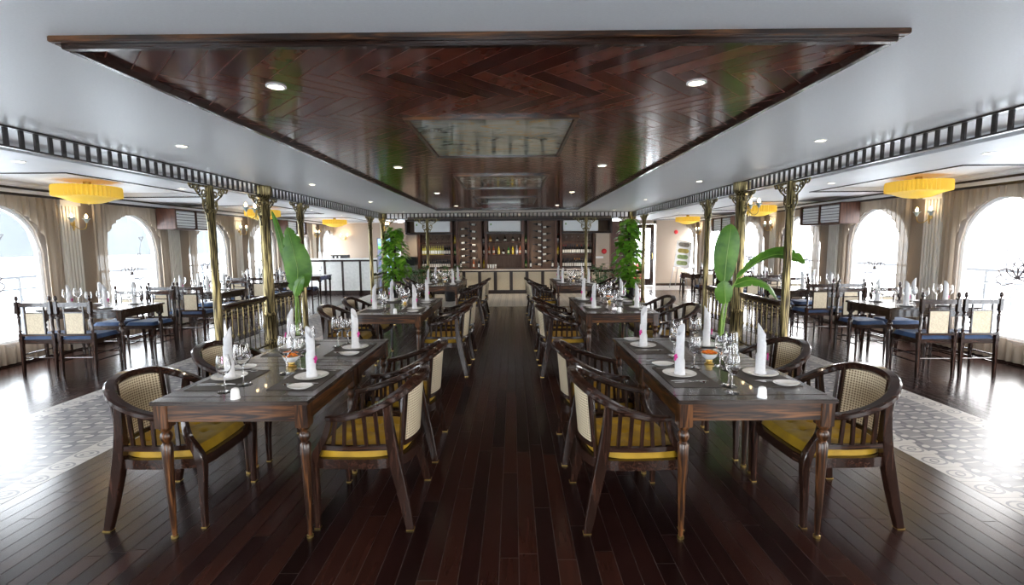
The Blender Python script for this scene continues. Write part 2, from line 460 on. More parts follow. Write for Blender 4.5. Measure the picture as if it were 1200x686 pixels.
# ------------------------------------------------------------------ side walls with arched windows
WY = [5.6 + 2.25 * k for k in range(-3, 6)]     # window starts, 1.35 wide
WW, SPR, SILL = 1.36, 1.52, .28
def arch_pts(y0, w, z0, spring, n=16):
    r = w / 2; p = [(y0, z0)]
    for i in range(n + 1):
        t = PI - PI * i / n
        p.append((y0 + r + r * math.cos(t), spring + r * math.sin(t)))
    p.append((y0 + w, z0))
    return p
for side, xw, sg in (('left', XL, -1), ('right', XR, 1)):
    b = MB(); T = .14
    def wq(y0, y1, z0, z1): b.box(min(xw, xw + sg * T), max(xw, xw + sg * T), y0, y1, z0, z1)
    y = YB
    for ws in WY + [YE + .1]:
        if ws > YE: wq(y, ws, 0, ZS); break
        wq(y, ws, 0, ZS); wq(ws, ws + WW, 0, SILL)
        n = 16; r = WW / 2
        for i in range(n):
            ya = ws + WW * i / n; yb = ws + WW * (i + 1) / n
            za = SPR + math.sqrt(max(0, r * r - (ya - ws - r) ** 2)); zb = SPR + math.sqrt(max(0, r * r - (yb - ws - r) ** 2))
            x0, x1 = xw, xw + sg * T
            b.hexa([(x0, ya, za), (x0, yb, zb), (x1, yb, zb), (x1, ya, za), (x0, ya, ZS), (x0, yb, ZS), (x1, yb, ZS), (x1, ya, ZS)])
        y = ws + WW
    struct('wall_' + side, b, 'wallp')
    b = MB(); b.box(*sorted((xw, xw - sg * .03)), YB, YE, 0, .09); struct('baseboard_' + side, b, 'dark_y', .004)
    b = MB(); b.box(*sorted((xw, xw - sg * .06)), YB, YE, 2.31, 2.345); b.box(*sorted((xw, xw - sg * .10)), YB, YE, 2.395, ZS); struct('trim_6', b, 'trimblack')
    b = MB(); b.box(*sorted((xw, xw - sg * .085)), YB, YE, 2.345, 2.395); struct('trim_7', b, 'white_side')
    for wi, ws in enumerate(WY):
        # frame around the opening, thin glass
        b = MB(); pp = arch_pts(ws, WW, SILL, SPR)
        path = [(xw + sg * .06, p[0], p[1]) for p in pp]
        b.sweep(path, [(-.05, -.025), (.05, -.025), (.05, .025), (-.05, .025)], (1, 0, 0), closed=True, smooth=False)
        w = struct('window_%d' % (wi + 1 + (9 if sg > 0 else 0)), b, 'white_plastic')
    # pilasters between the windows
    for k, ws in enumerate(WY[:-1]):
        yc = ws + WW + (2.25 - WW) / 2
        b = MB(); x0 = xw; x1 = xw - sg * .03
        b.box(*sorted((x0, x1)), yc - .15, yc + .15, .0, 2.31)
        for q in range(5):
            yy = yc - .11 + q * .055
            b.box(*sorted((x1, xw - sg * .05)), yy - .016, yy + .016, .1, 2.22)
        b.box(*sorted((x0, xw - sg * .07)), yc - .17, yc + .17, 0, .1); b.box(*sorted((x0, xw - sg * .06)), yc - .17, yc + .17, 2.24, 2.31)
        struct('trim_8', b, 'pilaster')

WNAME = {3: 'first', 4: 'second', 5: 'third', 6: 'fourth', 7: 'fifth', 8: 'sixth'}
SIDE = {'left': 'white-counter side', 'right': 'easel side'}
def lotus(b, y, z, s, x, rnd):
    def pt(a, c): return (x, y + a * s, z + c * s)
    for k in range(5):   # petals
        th = -1.2 + k * .6
        ux, uz = math.sin(th), math.cos(th); L = .26
        px, pz = uz, -ux
        path = [pt(ux * L * t + px * .07 * math.sin(PI * t), uz * L * t + pz * .07 * math.sin(PI * t)) for t in (0, .25, .5, .75, 1)] + \
               [pt(ux * L * t - px * .07 * math.sin(PI * t), uz * L * t - pz * .07 * math.sin(PI * t)) for t in (.75, .5, .25, 0)]
        b.tube(path, .010, 4, (1, 0, 0))
    b.tube(cr([pt(0, 0), pt(.05, -.25), pt(-.02, -.6)], 6), .004, 4, (1, 0, 0))
    b.tube(cr([pt(.1, -.05), pt(.25, .1), pt(.2, .35), pt(.27, .6)], 6), .003, 4, (1, 0, 0))
    b.tube([pt(.27, .6), pt(.22, .66), pt(.32, .67), pt(.27, .6)], .008, 4, (1, 0, 0))
    b.tube([pt(.19, .3), pt(.15, .36), pt(.24, .37), pt(.19, .3)], .009, 4, (1, 0, 0))
    b.tube(cr([pt(.05, -.06), pt(.18, -.1), pt(.27, -.02), pt(.2, .04)], 6), .01, 4, (1, 0, 0))
M['ink'] = mat('grey_ink', (.12, .10, .11), .7)
for side, xw, sg in (('left', XL, -1), ('right', XR, 1)):
    for wi, ws in enumerate(WY):
        if wi < 3: continue
        ord_ = WNAME.get(wi, 'far')
        t = empty('curtain', (xw - sg * .12, ws + WW / 2, 0))
        # gathered taupe surround with an arched opening
        b = MB(); y0, y1 = -WW / 2 - .15, WW / 2 + .15; n = 110; r = WW / 2 - .05
        cols = []
        for i in range(n + 1):
            y = y0 + (y1 - y0) * i / n; fold = .018 * math.sin(i * .95) + .008 * math.sin(i * 2.3)
            if abs(y) < r: zlo = SPR + math.sqrt(max(0, r * r - y * y)) - .0
            else: zlo = .03
            cols.append((y, fold, zlo))
        for i in range(n):
            (ya, fa, za), (yb, fb, zb) = cols[i], cols[i + 1]
            if (za > 1) != (zb > 1): za = zb = min(za, zb)
            b.add([(fa, ya, za), (fb, yb, zb), (fb, yb, 2.30), (fa, ya, 2.30)], [(0, 1, 2, 3)], True)
        # scalloped lower border
        for i in range(n):
            (ya, fa, za), (yb, fb, zb) = cols[i], cols[i + 1]
            if abs(ya) < r + .03 and abs(yb) < r + .03:
                h1 = .22 + .10 * abs(math.sin((ya + .7) * PI / .35)); h2 = .22 + .10 * abs(math.sin((yb + .7) * PI / .35))
                b.add([(fa, ya, .03), (fb, yb, .03), (fb, yb, h2), (fa, ya, h1)], [(0, 1, 2, 3)], True)
        b.build('drape', 'drape', t)
        b = MB(); n = 90
        for i in range(n):
            ya = -WW / 2 + WW * i / n; yb = -WW / 2 + WW * (i + 1) / n
            fa, fb = .016 * math.sin(i * .8) + .008 * math.sin(i * .37), .016 * math.sin((i + 1) * .8) + .008 * math.sin((i + 1) * .37)
            b.add([(fa + sg * .06, ya, .05), (fb + sg * .06, yb, .05), (fb + sg * .06, yb, 2.29), (fa + sg * .06, ya, 2.29)], [(0, 1, 2, 3)], True)
        sh = b.build('sheer', 'sheer', t)
        if wi < 7:
            b = MB(); lotus(b, -.25 if wi % 2 else -.1, 1.1, 1.0, sg * .03, rnd); b.build('lotus_motif', 'ink', sh)
        tag(t, 'taupe voile curtain with arched opening, %s window on the %s' % (ord_, SIDE[side]), 'curtain', 'voile window curtains')
    # balcony rail outside
    b0 = empty('balcony_railing', (xw + sg * 1.0, 7.5, -.02))
    y0, y1 = -6, 10.5
    b = MB(); b.box(-.03, .03, y0, y1, 1.12, 1.16); b.build('top_rail', 'rail_backlit', b0)
    b = MB(); b.box(-.015, .015, y0, y1, .94, .965); b.build('middle_rail', 'rail_backlit', b0); b = MB(); b.box(-.015, .015, y0, y1, .1, .13); b.build('lower_rail', 'rail_backlit', b0)
    b = MB(); y = y0
    while y < y1 - .3:
        b.box(-.02, .02, y, y + .03, 0, 1.12) if int((y - y0) / .3 + .01) % 5 == 0 else None
        for s in (-1, 1):
            pth = [(0, y + .15 + s * (.1 - .085 * (1 - math.cos(a)) * (1 - a / 12)), .8 + .1 * math.sin(a) * (1 - a / 12)) for a in [i * .5 for i in range(13)]]
            b.tube(pth, .009, 4, (1, 0, 0))
            b.tube([(0, y + .15 + s * .1, .8), (0, y + .15 + s * .03, .5), (0, y + .15 + s * .1, .2)], .009, 4, (1, 0, 0))
        y += .3
    b.build('scroll_panel', 'rail_backlit', b0)
    tag(b0, 'white scrolled iron balcony railing outside the windows on the ' + SIDE[side], 'railing')
    b = MB(); b.box(*sorted((xw + sg * .14, xw + sg * 1.3)), YB, YE + 1, -.14, -.02); struct('balcony_floor', b, 'pilaster')

# far and back walls
b = MB()
BW = [XL + 1.2 + 4.4 * k for k in range(3)]      # wide windows in the wall behind the viewer
x = XL - .1
for q in BW + [None]:
    x1 = q if q is not None else XR + .1
    b.box(x, x1, YB - .15, YB, 0, ZC + .1)
    if q is None: break
    b.box(q, q + 1.75, YB - .15, YB, 0, .35); b.box(q, q + 1.75, YB - .15, YB, 2.25, ZC + .1); x = q + 1.75
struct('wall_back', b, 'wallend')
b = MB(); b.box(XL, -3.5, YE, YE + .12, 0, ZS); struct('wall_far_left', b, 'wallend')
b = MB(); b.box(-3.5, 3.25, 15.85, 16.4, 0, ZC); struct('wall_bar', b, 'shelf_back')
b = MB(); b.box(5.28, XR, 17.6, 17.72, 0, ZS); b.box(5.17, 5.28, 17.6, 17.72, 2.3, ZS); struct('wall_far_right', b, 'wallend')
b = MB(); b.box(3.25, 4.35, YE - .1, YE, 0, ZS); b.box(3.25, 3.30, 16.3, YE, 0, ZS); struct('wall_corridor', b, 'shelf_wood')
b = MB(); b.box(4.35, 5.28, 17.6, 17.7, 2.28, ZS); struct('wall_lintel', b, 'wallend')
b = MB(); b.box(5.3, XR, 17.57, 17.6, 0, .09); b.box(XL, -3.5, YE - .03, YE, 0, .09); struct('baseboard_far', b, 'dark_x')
# open door leaf with a glass panel
t = empty('door_1', (4.72, 17.55, 0)); t['kind'] = 'structure'
b = MB(); b.box(-.36, -.24, -.03, .03, .02, 2.27); b.box(.32, .46, -.03, .03, .02, 2.27); b.box(-.24, .32, -.03, .03, .02, .28); b.box(-.24, .32, -.03, .03, 2.12, 2.27)
b.build('door_frame', 'dark_z', t, .004)
b = MB(); b.box(-.24, .32, -.006, .006, .28, 2.12); b.build('door_glass', 'glass', t)
b = MB(); b.tube([(.38, -.03, 1.0), (.38, -.08, 1.02), (.38, -.08, 1.2), (.38, -.03, 1.22)], .012, 6, (1, 0, 0)); b.build('door_handle', 'brass', t)
b = MB(); b.lathe([(.0, 0), (.2, .0), (.24, .3), (.2, .6), (.1, .75), (0, .8)], 12); o = b.build('red_cushion_seat', 'red'); o.location = (4.85, 18.6, 0)
tag(o, 'red padded seat seen through the glass door', 'seat')

# ------------------------------------------------------------------ columns
def column(x, y, r, z1, thick):
    b = MB()
    if thick:
        pr = [(r * 1.5, 0), (r * 1.5, .06), (r * 1.25, .08), (r * 1.35, .12), (r * 1.1, .16), (r * 1.1, .5), (r * 1.25, .52), (r * 1.25, .55), (r, .58), (r * .95, 2.2), (r * 1.15, 2.22), (r * 1.15, 2.25), (r, 2.28), (r * 1.3, 2.33), (r * 1.5, 2.36), (r * 1.5, z1)]
    else:
        pr = [(r * 1.7, 0), (r * 1.7, .04), (r * 1.2, .07), (r * 1.4, .1), (r, .13), (r, 2.0), (r * 1.3, 2.02), (r * 1.3, 2.04), (r, 2.06), (r, z1)]
    b.lathe(pr, 20 if thick else 14, (0, 0, 0))
    o = b.build('column', 'patina', None); o.location = (x, y, 0)
    return o
def scroll(b, c0, c1, z, r, turns, s, plane):
    n = int(turns * 12); p = []
    for i in range(n + 1):
        a = 2 * PI * turns * i / n; rr = r * (1 - .75 * i / n)
        a2 = a * s
        u = c0 + rr * math.cos(a2 + c1); w = z + rr * math.sin(a2 + c1)
        p.append((u, 0, w) if plane == 'x' else (0, u, w))
    b.tube(p, .007, 5, (0, 1, 0) if plane == 'x' else (1, 0, 0))
def bracket_mesh(s, plane):
    b = MB()
    def P(u, w): return (s * u, 0, w) if plane == 'x' else (0, s * u, w)
    up = (0, 1, 0) if plane == 'x' else (1, 0, 0)
    b.tube([P(.03, -.01), P(.36, -.01)], .013, 6, up)
    b.tube(cr([P(.36, -.01), P(.33, -.05), P(.27, -.055), P(.22, -.10), P(.16, -.14), P(.12, -.17), P(.12, -.26), P(.07, -.34), (P(.05, -.42))], 5), .011, 5, up)
    for (u, w, r, st, d) in ((.09, -.09, .055, 2.4, 1), (.19, -.065, .045, 2.2, -1), (.08, -.215, .045, 2.0, -1), (.275, -.035, .02, 2, 1), (.055, -.31, .025, 2, 1)):
        n = 26; p = []
        for i in range(n + 1):
            a = 1.9 * 2 * PI * i / n * .75 * d + st; rr = r * (1 - .72 * i / n)
            p.append(P(u + rr * math.cos(a), w + rr * math.sin(a)))
        b.tube(p, .0095, 5, up)
    b.ball(P(.05, -.43), .014, 8)
    return b
cols = []
COLS = [(6.0, .048, 0), (7.29, .08, 1), (8.52, .048, 0), (12.65, .048, 0), (13.9, .075, 1)]
pos_word = {6.0: 'slim brass column nearest the camera', 7.29: 'stout brass column with wall lamps, mid railing', 8.52: 'slim brass column ending the railing past the banana plant',
            12.65: 'slim brass column shortly before the climbing plant', 13.9: 'stout corner column wrapped by the climbing plant'}
for side, x in (('left', CL), ('right', CR)):
    for y, r, th in COLS:
        o = column(x, y, r, ZC - .16 if not th else ZC - .012, th); o['kind'] = 'thing'
        o.scale = (1, 1, 1)
        tag(o, pos_word[y] + ', ' + SIDE[side], 'column', 'brass columns')
        for s in (-1, 1):
            if y > 13.5 and s > 0: continue
            q = bracket_mesh(s, 'y').build('bracket', 'patina', o); q.location = (0, s * (r - .03), ZC - .165)
        if y > 13.5:
            s = 1 if side == 'left' else -1
            q = bracket_mesh(s, 'x').build('bracket', 'patina', o); q.location = (s * (r - .03), 0, ZC - .165)
for x, w in ((-2.5, 'white-counter end'), (2.12, 'easel end')):
    o = column(x, 13.9, .045, ZC - .16, 0); tag(o, 'slim brass column standing before the bottle shelves, ' + w, 'column', 'brass columns'); o['kind'] = 'thing'
    for s in (-1, 1):
        q = bracket_mesh(s, 'x').build('bracket', 'patina', o); q.location = (s * .015, 0, ZC - .165)

# railings
def railing(p0, p1, label, rail='dark_y'):
    p0, p1 = Vector(p0), Vector(p1); d = p1 - p0; L = d.length; rz = math.atan2(d.y, d.x)
    t = empty('railing', (p0.x, p0.y, 0), rz)
    b = MB(); b.sweep([(0, 0, .80), (L, 0, .80)], [(-.035, -.02), (-.02, -.035), (.02, -.035), (.035, -.02), (.035, .015), (.02, .03), (-.02, .03), (-.035, .015)]); b.build('handrail', 'dark_x', t)
    b = MB(); b.box(0, L, -.012, .012, .745, .765); b.build('fret_rail', 'iron', t); b = MB(); b.box(0, L, -.015, .015, .06, .085); b.build('lower_rail', 'iron', t)
    n = max(3, round(L / .135)); src = None
    for i in range(n):
        x = L * (i + .5) / n
        if src is None:
            b = MB(); b.lathe([(.008, .085), (.014, .1), (.008, .12), (.008, .34), (.013, .35), (.022, .375), (.013, .4), (.008, .41), (.008, .60), (.013, .61), (.008, .63), (.008, .745)], 8)
            for s in (-1, 1):
                p = [(s * (.042 - .036 * math.cos(a)) , 0, .68 + .045 * (1 - a / 9) * math.sin(a)) for a in [k * .5 for k in range(12)]]
                b.tube(p, .005, 4, (0, 1, 0))
            src = b.build('baluster', 'patina', t); src.location = (x, 0, 0)
        else:
            c = src.copy(); C.objects.link(c); c.location = (x, 0, 0); c.parent = t
    tag(t, label, 'railing', 'iron railings')
for side, x in (('left', CL), ('right', CR)):
    railing((x, 6.10, 0), (x, 7.15, 0), 'scrolled railing in front of the stout column, ' + SIDE[side])
    railing((x, 7.43, 0), (x, 8.42, 0), 'scrolled railing behind the stout column, ' + SIDE[side])
    railing((x, 12.75, 0), (x, 13.77, 0), 'scrolled railing running up to the climbing plant, ' + SIDE[side])
railing((-3.66, 13.9, 0), (-2.60, 13.9, 0), 'railing across the end before the bottle shelves, white-counter side')
railing((2.22, 13.9, 0), (3.33, 13.9, 0), 'railing across the end before the bottle shelves, easel side')

# ------------------------------------------------------------------ barrel chairs
def make_barrel():
    t = empty('barrel_chair')
    # U-shaped top rail
    pts = [(-.238, .19, .632), (-.262, .13, .640), (-.282, .05, .655), (-.292, -.07, .695), (-.262, -.19, .755), (-.16, -.278, .808), (0, -.308, .825)]
    U = cr(pts + [(-x, y, z) for x, y, z in reversed(pts[:-1])], 6)
    oc = [(-.027, -.010), (-.019, -.019), (.019, -.019), (.027, -.010), (.027, .010), (.018, .019), (-.018, .019), (-.027, .010)]
    nU = len(U); scl = [.72 + .42 * math.sin(PI * i / (nU - 1)) for i in range(nU)]
    b = MB(); b.sweep(U, oc, scl=scl); b.build('top_rail', 'dark_y', t)
    def railz(x, y):
        return min(U, key=lambda p: (p.x - x) ** 2 + (p.y - y) ** 2)
    # seat frame
    sf = [(-.262, .255), (-.275, 0), (-.255, -.17), (-.16, -.245), (0, -.265), (.16, -.245), (.255, -.17), (.275, 0), (.262, .255)]
    P = cr([(x, y, .385) for x, y in sf], 4) + [Vector((.18, .275, .385)), Vector((0, .28, .385)), Vector((-.18, .275, .385))]
    b = MB(); b.sweep(P, [(-.014, -.028), (.014, -.028), (.014, .028), (-.014, .028)], closed=True, smooth=False)
    poly = [(p.x * .97, p.y * .97) for p in P]
    b.add([(x, y, .395) for x, y in poly] + [(x, y, .405) for x, y in poly], [tuple(range(len(poly))), tuple(range(len(poly), 2 * len(poly)))])
    b.build('seat_frame', 'dark_x', t)
    # tufted cushion
    b = MB(); n = 30; rows = []
    def sup(u, v):   # square -> seat outline
        w = .255 - .06 * max(0, -v) ** 3
        x = u * w; y = v * .255 if v > 0 else v * .235 * (1 - .12 * abs(u) ** 3)
        k = (abs(u) ** 6 + abs(v) ** 6)
        return x, y, k
    for i in range(n + 1):
        r = []
        for j in range(n + 1):
            u, v = -1 + 2 * i / n, -1 + 2 * j / n
            x, y, k = sup(u * (1 - .06 * v * v * 1), v * (1 - .06 * u * u))
            e = min(1, (1 - max(abs(u), abs(v))) * 9)
            z = .41 + .058 * math.sqrt(max(0, 1 - (1 - e) ** 2))
            for bu in (-.5, 0, .5):
                for bv in (-.5, 0, .5):
                    dd = (u - bu) ** 2 + (v - bv) ** 2
                    z -= .020 * math.exp(-dd / .006)
            for bu in (-.5, 0, .5): z -= .005 * math.exp(-((u - bu) ** 2) / .0015) * e
            for bv in (-.5, 0, .5): z -= .005 * math.exp(-((v - bv) ** 2) / .0015) * e
            r.append((x, y, z))
        rows.append(r)
    vs = [p for r in rows for p in r]; fs = []
    for i in range(n):
        for j in range(n): a = i * (n + 1) + j; fs.append((a, a + n + 1, a + n + 2, a + 1))
    b.add(vs, fs, True)
    b.build('cushion', 'yellow', t)
    # front legs curving into the arm posts
    for s in (-1, 1):
        P = cr([(s * .262, .262, .0), (s * .258, .262, .2), (s * .256, .268, .36), (s * .258, .250, .44), (s * .255, .20, .53), (s * .24, .175, .625)], 5)
        sc_ = [.72 + .5 * min(1, i / (len(P) * .45)) if i < len(P) * .5 else 1.22 - .5 * (i - len(P) * .5) / (len(P) * .5) for i in range(len(P))]
        b = MB(); b.sweep(P, [(-.019, -.019), (.019, -.019), (.019, .019), (-.019, .019)], (0, 1, 0), scl=sc_, smooth=False)
        g = b.build('leg', 'dark_z', t, .004, seg=1)
        b = MB(); b.box(s * .262 - .0155, s * .262 + .0155, .2465, .2775, 0, .007); b.build('foot_cap', 'brass', g)
        # back legs run up to the rail, splayed at the foot
        top = railz(s * .27, -.16)
        P = cr([(s * .285, -.265, .0), (s * .268, -.225, .2), (s * .262, -.185, .40), (s * .266, -.165, .55), (top.x * .99, top.y, top.z - .01)], 5)
        N = len(P); sc_ = [.85 + .4 * math.sin(PI * min(1, i / (N * .9))) for i in range(N)]
        b = MB(); b.sweep(P, [(-.019, -.024), (.019, -.024), (.019, .024), (-.019, .024)], (0, 1, 0), scl=sc_, smooth=False)
        g = b.build('leg', 'dark_z', t, .004, seg=1)
        b = MB(); b.box(s * .285 - .018, s * .285 + .018, -.287, -.243, 0, .007); b.build('foot_cap', 'brass', g)
        # side rail and five spindles
        b = MB(); b.sweep(cr([(s * .258, .235, .475), (s * .28, .06, .475), (s * .268, -.17, .475)], 6), [(-.011, -.014), (.011, -.014), (.011, .014), (-.011, .014)], smooth=False); b.build('side_rail', 'dark_y', t)
        for k in range(5):
            f = (k + 1) / 6; y = .215 - f * .375
            tp = railz(s * .29, y); bx = s * (.258 + .02 * math.sin(PI * f))
            b = MB(); b.sweep([(bx, y, .48), (tp.x, tp.y, tp.z - .008)], [(-.006, -.010), (.006, -.010), (.006, .010), (-.006, .010)], (0, 1, 0), smooth=False); b.build('spindle', 'dark_z', t)
        # wide stile beside the cane
        tp = railz(s * .222, -.23)
        b = MB(); b.sweep([(s * .212, -.205, .40), (tp.x * .99, tp.y + .006, tp.z - .008)], [(-.008, -.017), (.008, -.017), (.008, .017), (-.008, .017)], (1, -.55 * s, 0), smooth=False); b.build('stile', 'dark_z', t)
    # cane back: curved panel in a frame
    def arc(z, k=0):
        return [(.176 * u, -.268 + .050 * u * u + k - (z - .5) * .09, z) for u in [i / 6 for i in range(-6, 7)]]
    b = MB(); vs = []; fs = []
    for z in (.47, .58, .69, .80): vs += arc(z)
    for j in range(3):
        for i in range(12): a = j * 13 + i; fs.append((a, a + 1, a + 14, a + 13))
    b.add(vs, fs, True)
    vs2 = [(x, y - .008, z) for x, y, z in vs]; b.add(vs2, fs, True)
    b.build('cane_panel', 'cane', t)
    b = MB()
    b.sweep(arc(.46), [(-.011, -.014), (.011, -.014), (.011, .014), (-.011, .014)], smooth=False)
    for s in (-1, 1):
        lo, hi = arc(.45)[0 if s < 0 else -1], arc(.812)[0 if s < 0 else -1]
        b.sweep([lo, hi], [(-.011, -.011), (.011, -.011), (.011, .011), (-.011, .011)], (0, 1, 0), smooth=False)
    b.build('back_frame', 'dark_z', t)
    return t
BARREL = Proto(make_barrel())
ROW = {'L': 'white-counter row', 'R': 'easel row'}
ORD = ['first', 'second', 'third', 'fourth', 'fifth', 'sixth']
# (row, index, x0, x1, y0, y1)
TABS = []
for i, (y0, ym, y1) in enumerate(((2.40, 3.225, 4.03), (5.47, 6.33, 7.18), (9.23, 10.15, 11.05))):
    TABS.append(('L', 2 * i, -1.915, -1.08, y0, ym - .002)); TABS.append(('L', 2 * i + 1, -1.915, -1.08, ym + .002, y1))
    x0, x1 = (.847, 1.672) if i == 0 else (.833, 1.70)
    TABS.append(('R', 2 * i, x0, x1, y0 - .03, ym - .04)); TABS.append(('R', 2 * i + 1, x0, x1, ym - .036, y1 - .02))
CH = {('L', 0): [(-.855, 2.79, 1), (-2.03, 2.80, 0)], ('L', 1): [(-.855, 3.62, 1), (-2.09, 3.62, 0)],
      ('R', 0): [(.655, 2.75, 1), (1.86, 2.77, 0)], ('R', 1): [(.63, 3.55, 1), (1.88, 3.60, 0)],
      ('L', 2): [(-.85, 5.86, 1), (-2.1, 5.90, 0)], ('L', 3): [(-.84, 6.73, 1), (-2.1, 6.75, 0)],
      ('R', 2): [(.60, 5.82, 1), (1.95, 5.84, 0)], ('R', 3): [(.59, 6.68, 1), (1.95, 6.72, 0)],
      ('L', 4): [(-.86, 9.58, 1), (-2.12, 9.65, 0)], ('L', 5): [(-.84, 10.5, 1), (-2.12, 10.55, 0)],
      ('R', 4): [(.60, 9.55, 1), (1.95, 9.6, 0)], ('R', 5): [(.57, 10.52, 1), (1.95, 10.5, 0)]}
rj = random.Random(5)
for (row, i), lst in CH.items():
    for x, y, aisle in lst:
        toward_plus = (row == 'L') != bool(aisle)      # chair faces +x
        rz = -PI / 2 if toward_plus else PI / 2
        BARREL.put((x, y, 0), rz + (rj.random() - .5) * .06, 'dark barrel chair, mustard cushion, at the %s seat of the %s table, %s' % ('aisle' if aisle else 'railing-side', ORD[i], ROW[row]), 'chair', 'barrel chairs with mustard cushions')

# ------------------------------------------------------------------ dining tables
def turned(b, x, y, top=.63, sc=1.):
    b.lathe([(.0, 0), (.013 * sc, 0), (.013 * sc, .012), (.012 * sc, .012), (.015 * sc, .1), (.027 * sc, .47), (.029 * sc, .53), (.018 * sc, .545), (.026 * sc, .56), (.031 * sc, .578), (.026 * sc, .595), (.018 * sc, .605), (.03 * sc, .62), (.03 * sc, top)], 16, (x, y, 0))
def make_table(w, d):
    t = empty('dining_table'); hw, hd = w / 2, d / 2
    b = MB()
    b.box(-hw, hw, -hd, -hd + .085, .758, .78); b.box(-hw, hw, hd - .085, hd, .758, .78); b.box(-hw, hw, -hd + .087, hd - .087, .758, .7795)
    b.build('tabletop', 'top', t, .004)
    for s in (-1, 1):
        b = MB(); b.box(-hw + .07, hw - .07, s * (hd - .03) - .012, s * (hd - .03) + .012, .665, .758); b.build('apron', 'rose_x', t, .002)
        b = MB(); b.box(s * (hw - .03) - .012, s * (hw - .03) + .012, -hd + .07, hd - .07, .665, .758); b.build('apron', 'rose_y', t, .002)
    for a in (-1, 1):
        for c in (-1, 1):
            x, y = a * (hw - .045), c * (hd - .045)
            b = MB(); b.box(x - .035, x + .035, y - .035, y + .035, .63, .758); turned(b, x, y)
            g = b.build('leg', 'rose_z', t, .003)
            b = MB(); b.lathe([(.018, 0), (.018, .012), (.014, .014)], 12, (x, y, 0)); b.build('foot_cap', 'brass', g)
    return t
def table_dims(T): return round(T[3] - T[2], 3), round(T[5] - T[4], 3)
cache = {}
for T in TABS:
    k = table_dims(T)
    if k not in cache: cache[k] = Proto(make_table(*k))
    cache[k].put(((T[2] + T[3]) / 2, (T[4] + T[5]) / 2, 0), 0, 'square rosewood dining table, %s from the camera in the %s' % (ORD[T[1]], ROW[T[0]]), 'table', 'square dining tables along the aisle')

# ------------------------------------------------------------------ tableware
def lathe_obj(name, prof, mt, n=24):
    b = MB(); b.lathe(prof, n, caps=False); return b.build(name, mt)
def wine_glass(h, r, n=20):
    s = h
    prof = [(0, 0), (r * .95, 0), (r * .95, .0015), (.3 * r, .006), (.0035, .012), (.003, h * .42), (.006, h * .46), (r * .62, h * .53), (r * .95, h * .64), (r, h * .72), (r * .9, h * .88), (r * .78, h),
            (r * .78 - .0012, h), (r * .9 - .0014, h * .88), (r - .0014, h * .72), (r * .95 - .0014, h * .64), (r * .6, h * .54), (0, h * .48)]
    b = MB(); b.lathe(prof, n, caps=False); return b.build('wine_glass', 'glass')
G_BIG = Proto(wine_glass(.245, .048)); G_SMALL = Proto(wine_glass(.208, .039))
PLATE = Proto(lathe_obj('plate', [(0, .004), (.06, .004), (.062, .007), (.097, .016), (.1, .0155), (.097, .013), (.064, .001), (.055, 0), (0, 0)], 'porcelain', 36))
b = MB(); b.lathe([(0, .006), (.03, .006), (.052, .016), (.06, .018), (.058, .014), (.034, .0), (0, 0)], 28, caps=False)
sp_ = b.build('side_plate', 'porcelain'); sp_.scale = (1.2, .85, 1); SIDEPL = Proto(sp_)
def napkin():
    b = MB(); n = 28; H = .312; R0 = .032; rows = 24; vs = []; fs = []
    for j in range(rows + 1):
        f = j / rows
        for i in range(n):
            th = 2 * PI * i / n; ph = (th / (2 * PI) - f * 1.3 + 10) % 1
            r = R0 * (1 - .20 * f) - .0055 * ph
            z = f * (H - .07 * (1 + math.cos(th)) * .5)
            flare = .005 * max(0, 1 - f * 8)
            vs.append(((r + flare) * math.cos(th), (r + flare) * math.sin(th), z))
    for j in range(rows):
        for i in range(n): a = j * n + i; c = j * n + (i + 1) % n; fs.append((a, c, c + n, a + n))
    fs.append(tuple(range(rows * n, rows * n + n))[::-1]) if False else None
    # inner wall so the roll reads as hollow
    k = len(vs)
    for j in (rows, rows - 6):
        f = j / rows
        for i in range(n):
            x, y, z = vs[j * n + i]; vs.append((x * .86, y * .86, z))
    for i in range(n):
        c = (i + 1) % n
        fs.append((rows * n + i, rows * n + c, k + c, k + i)); fs.append((k + i, k + c, k + n + c, k + n + i))
    fs.append(tuple(k + n + i for i in range(n)))
    b.add(vs, fs, True); o = b.build('napkin', 'linen')
    b = MB()
    for q, (dx, dz) in enumerate(((0, 0), (.008, .008), (-.007, .011), (.003, .02), (-.003, -.010))):
        b.lathe([(0, -.004), (.006, -.001), (.0075, .003), (0, .006)], 7, (.035, dx, .105 + dz), axis='x')
    b.build('orchid', 'magenta', o)
    return o
NAP = Proto(napkin())
b = MB(); b.box(-.135, .135, -.215, .215, 0, .003); MAT_ = Proto(b.build('placemat', 'mat'))
def cutlery(kind):
    b = MB()
    if kind == 'knife':
        b.sweep([(0, -.10, .004), (0, 0, .006)], [(-.005, -.002), (.005, -.002), (.005, .002), (-.005, .002)]); b.sweep([(0, 0, .005), (0, .09, .004), (0, .12, .003)], [(-.008, -.001), (.008, -.001), (.008, .001), (-.008, .001)], scl=[.7, 1, .3])
    elif kind == 'fork':
        b.sweep([(0, -.10, .004), (0, .04, .008), (0, .055, .006)], [(-.004, -.0015), (.004, -.0015), (.004, .0015), (-.004, .0015)], scl=[1.2, .6, 2])
        for k in (-1.5, -.5, .5, 1.5): b.tube([(k * .0045, .055, .006), (k * .0045, .075, .003), (k * .0045, .10, .007)], .0012, 4)
    else:
        b.sweep([(0, -.10, .004), (0, .04, .008)], [(-.004, -.0015), (.004, -.0015), (.004, .0015), (-.004, .0015)], scl=[1.2, .6])
        b.lathe([(0, 0), (.012, .002), (.017, .007), (.0165, .007), (.011, .003), (0, .0015)], 12, (0, .062, .001))
    return b.build(kind, 'steel')
KN, FK, SPN = Proto(cutlery('knife')), Proto(cutlery('fork')), Proto(cutlery('spoon'))
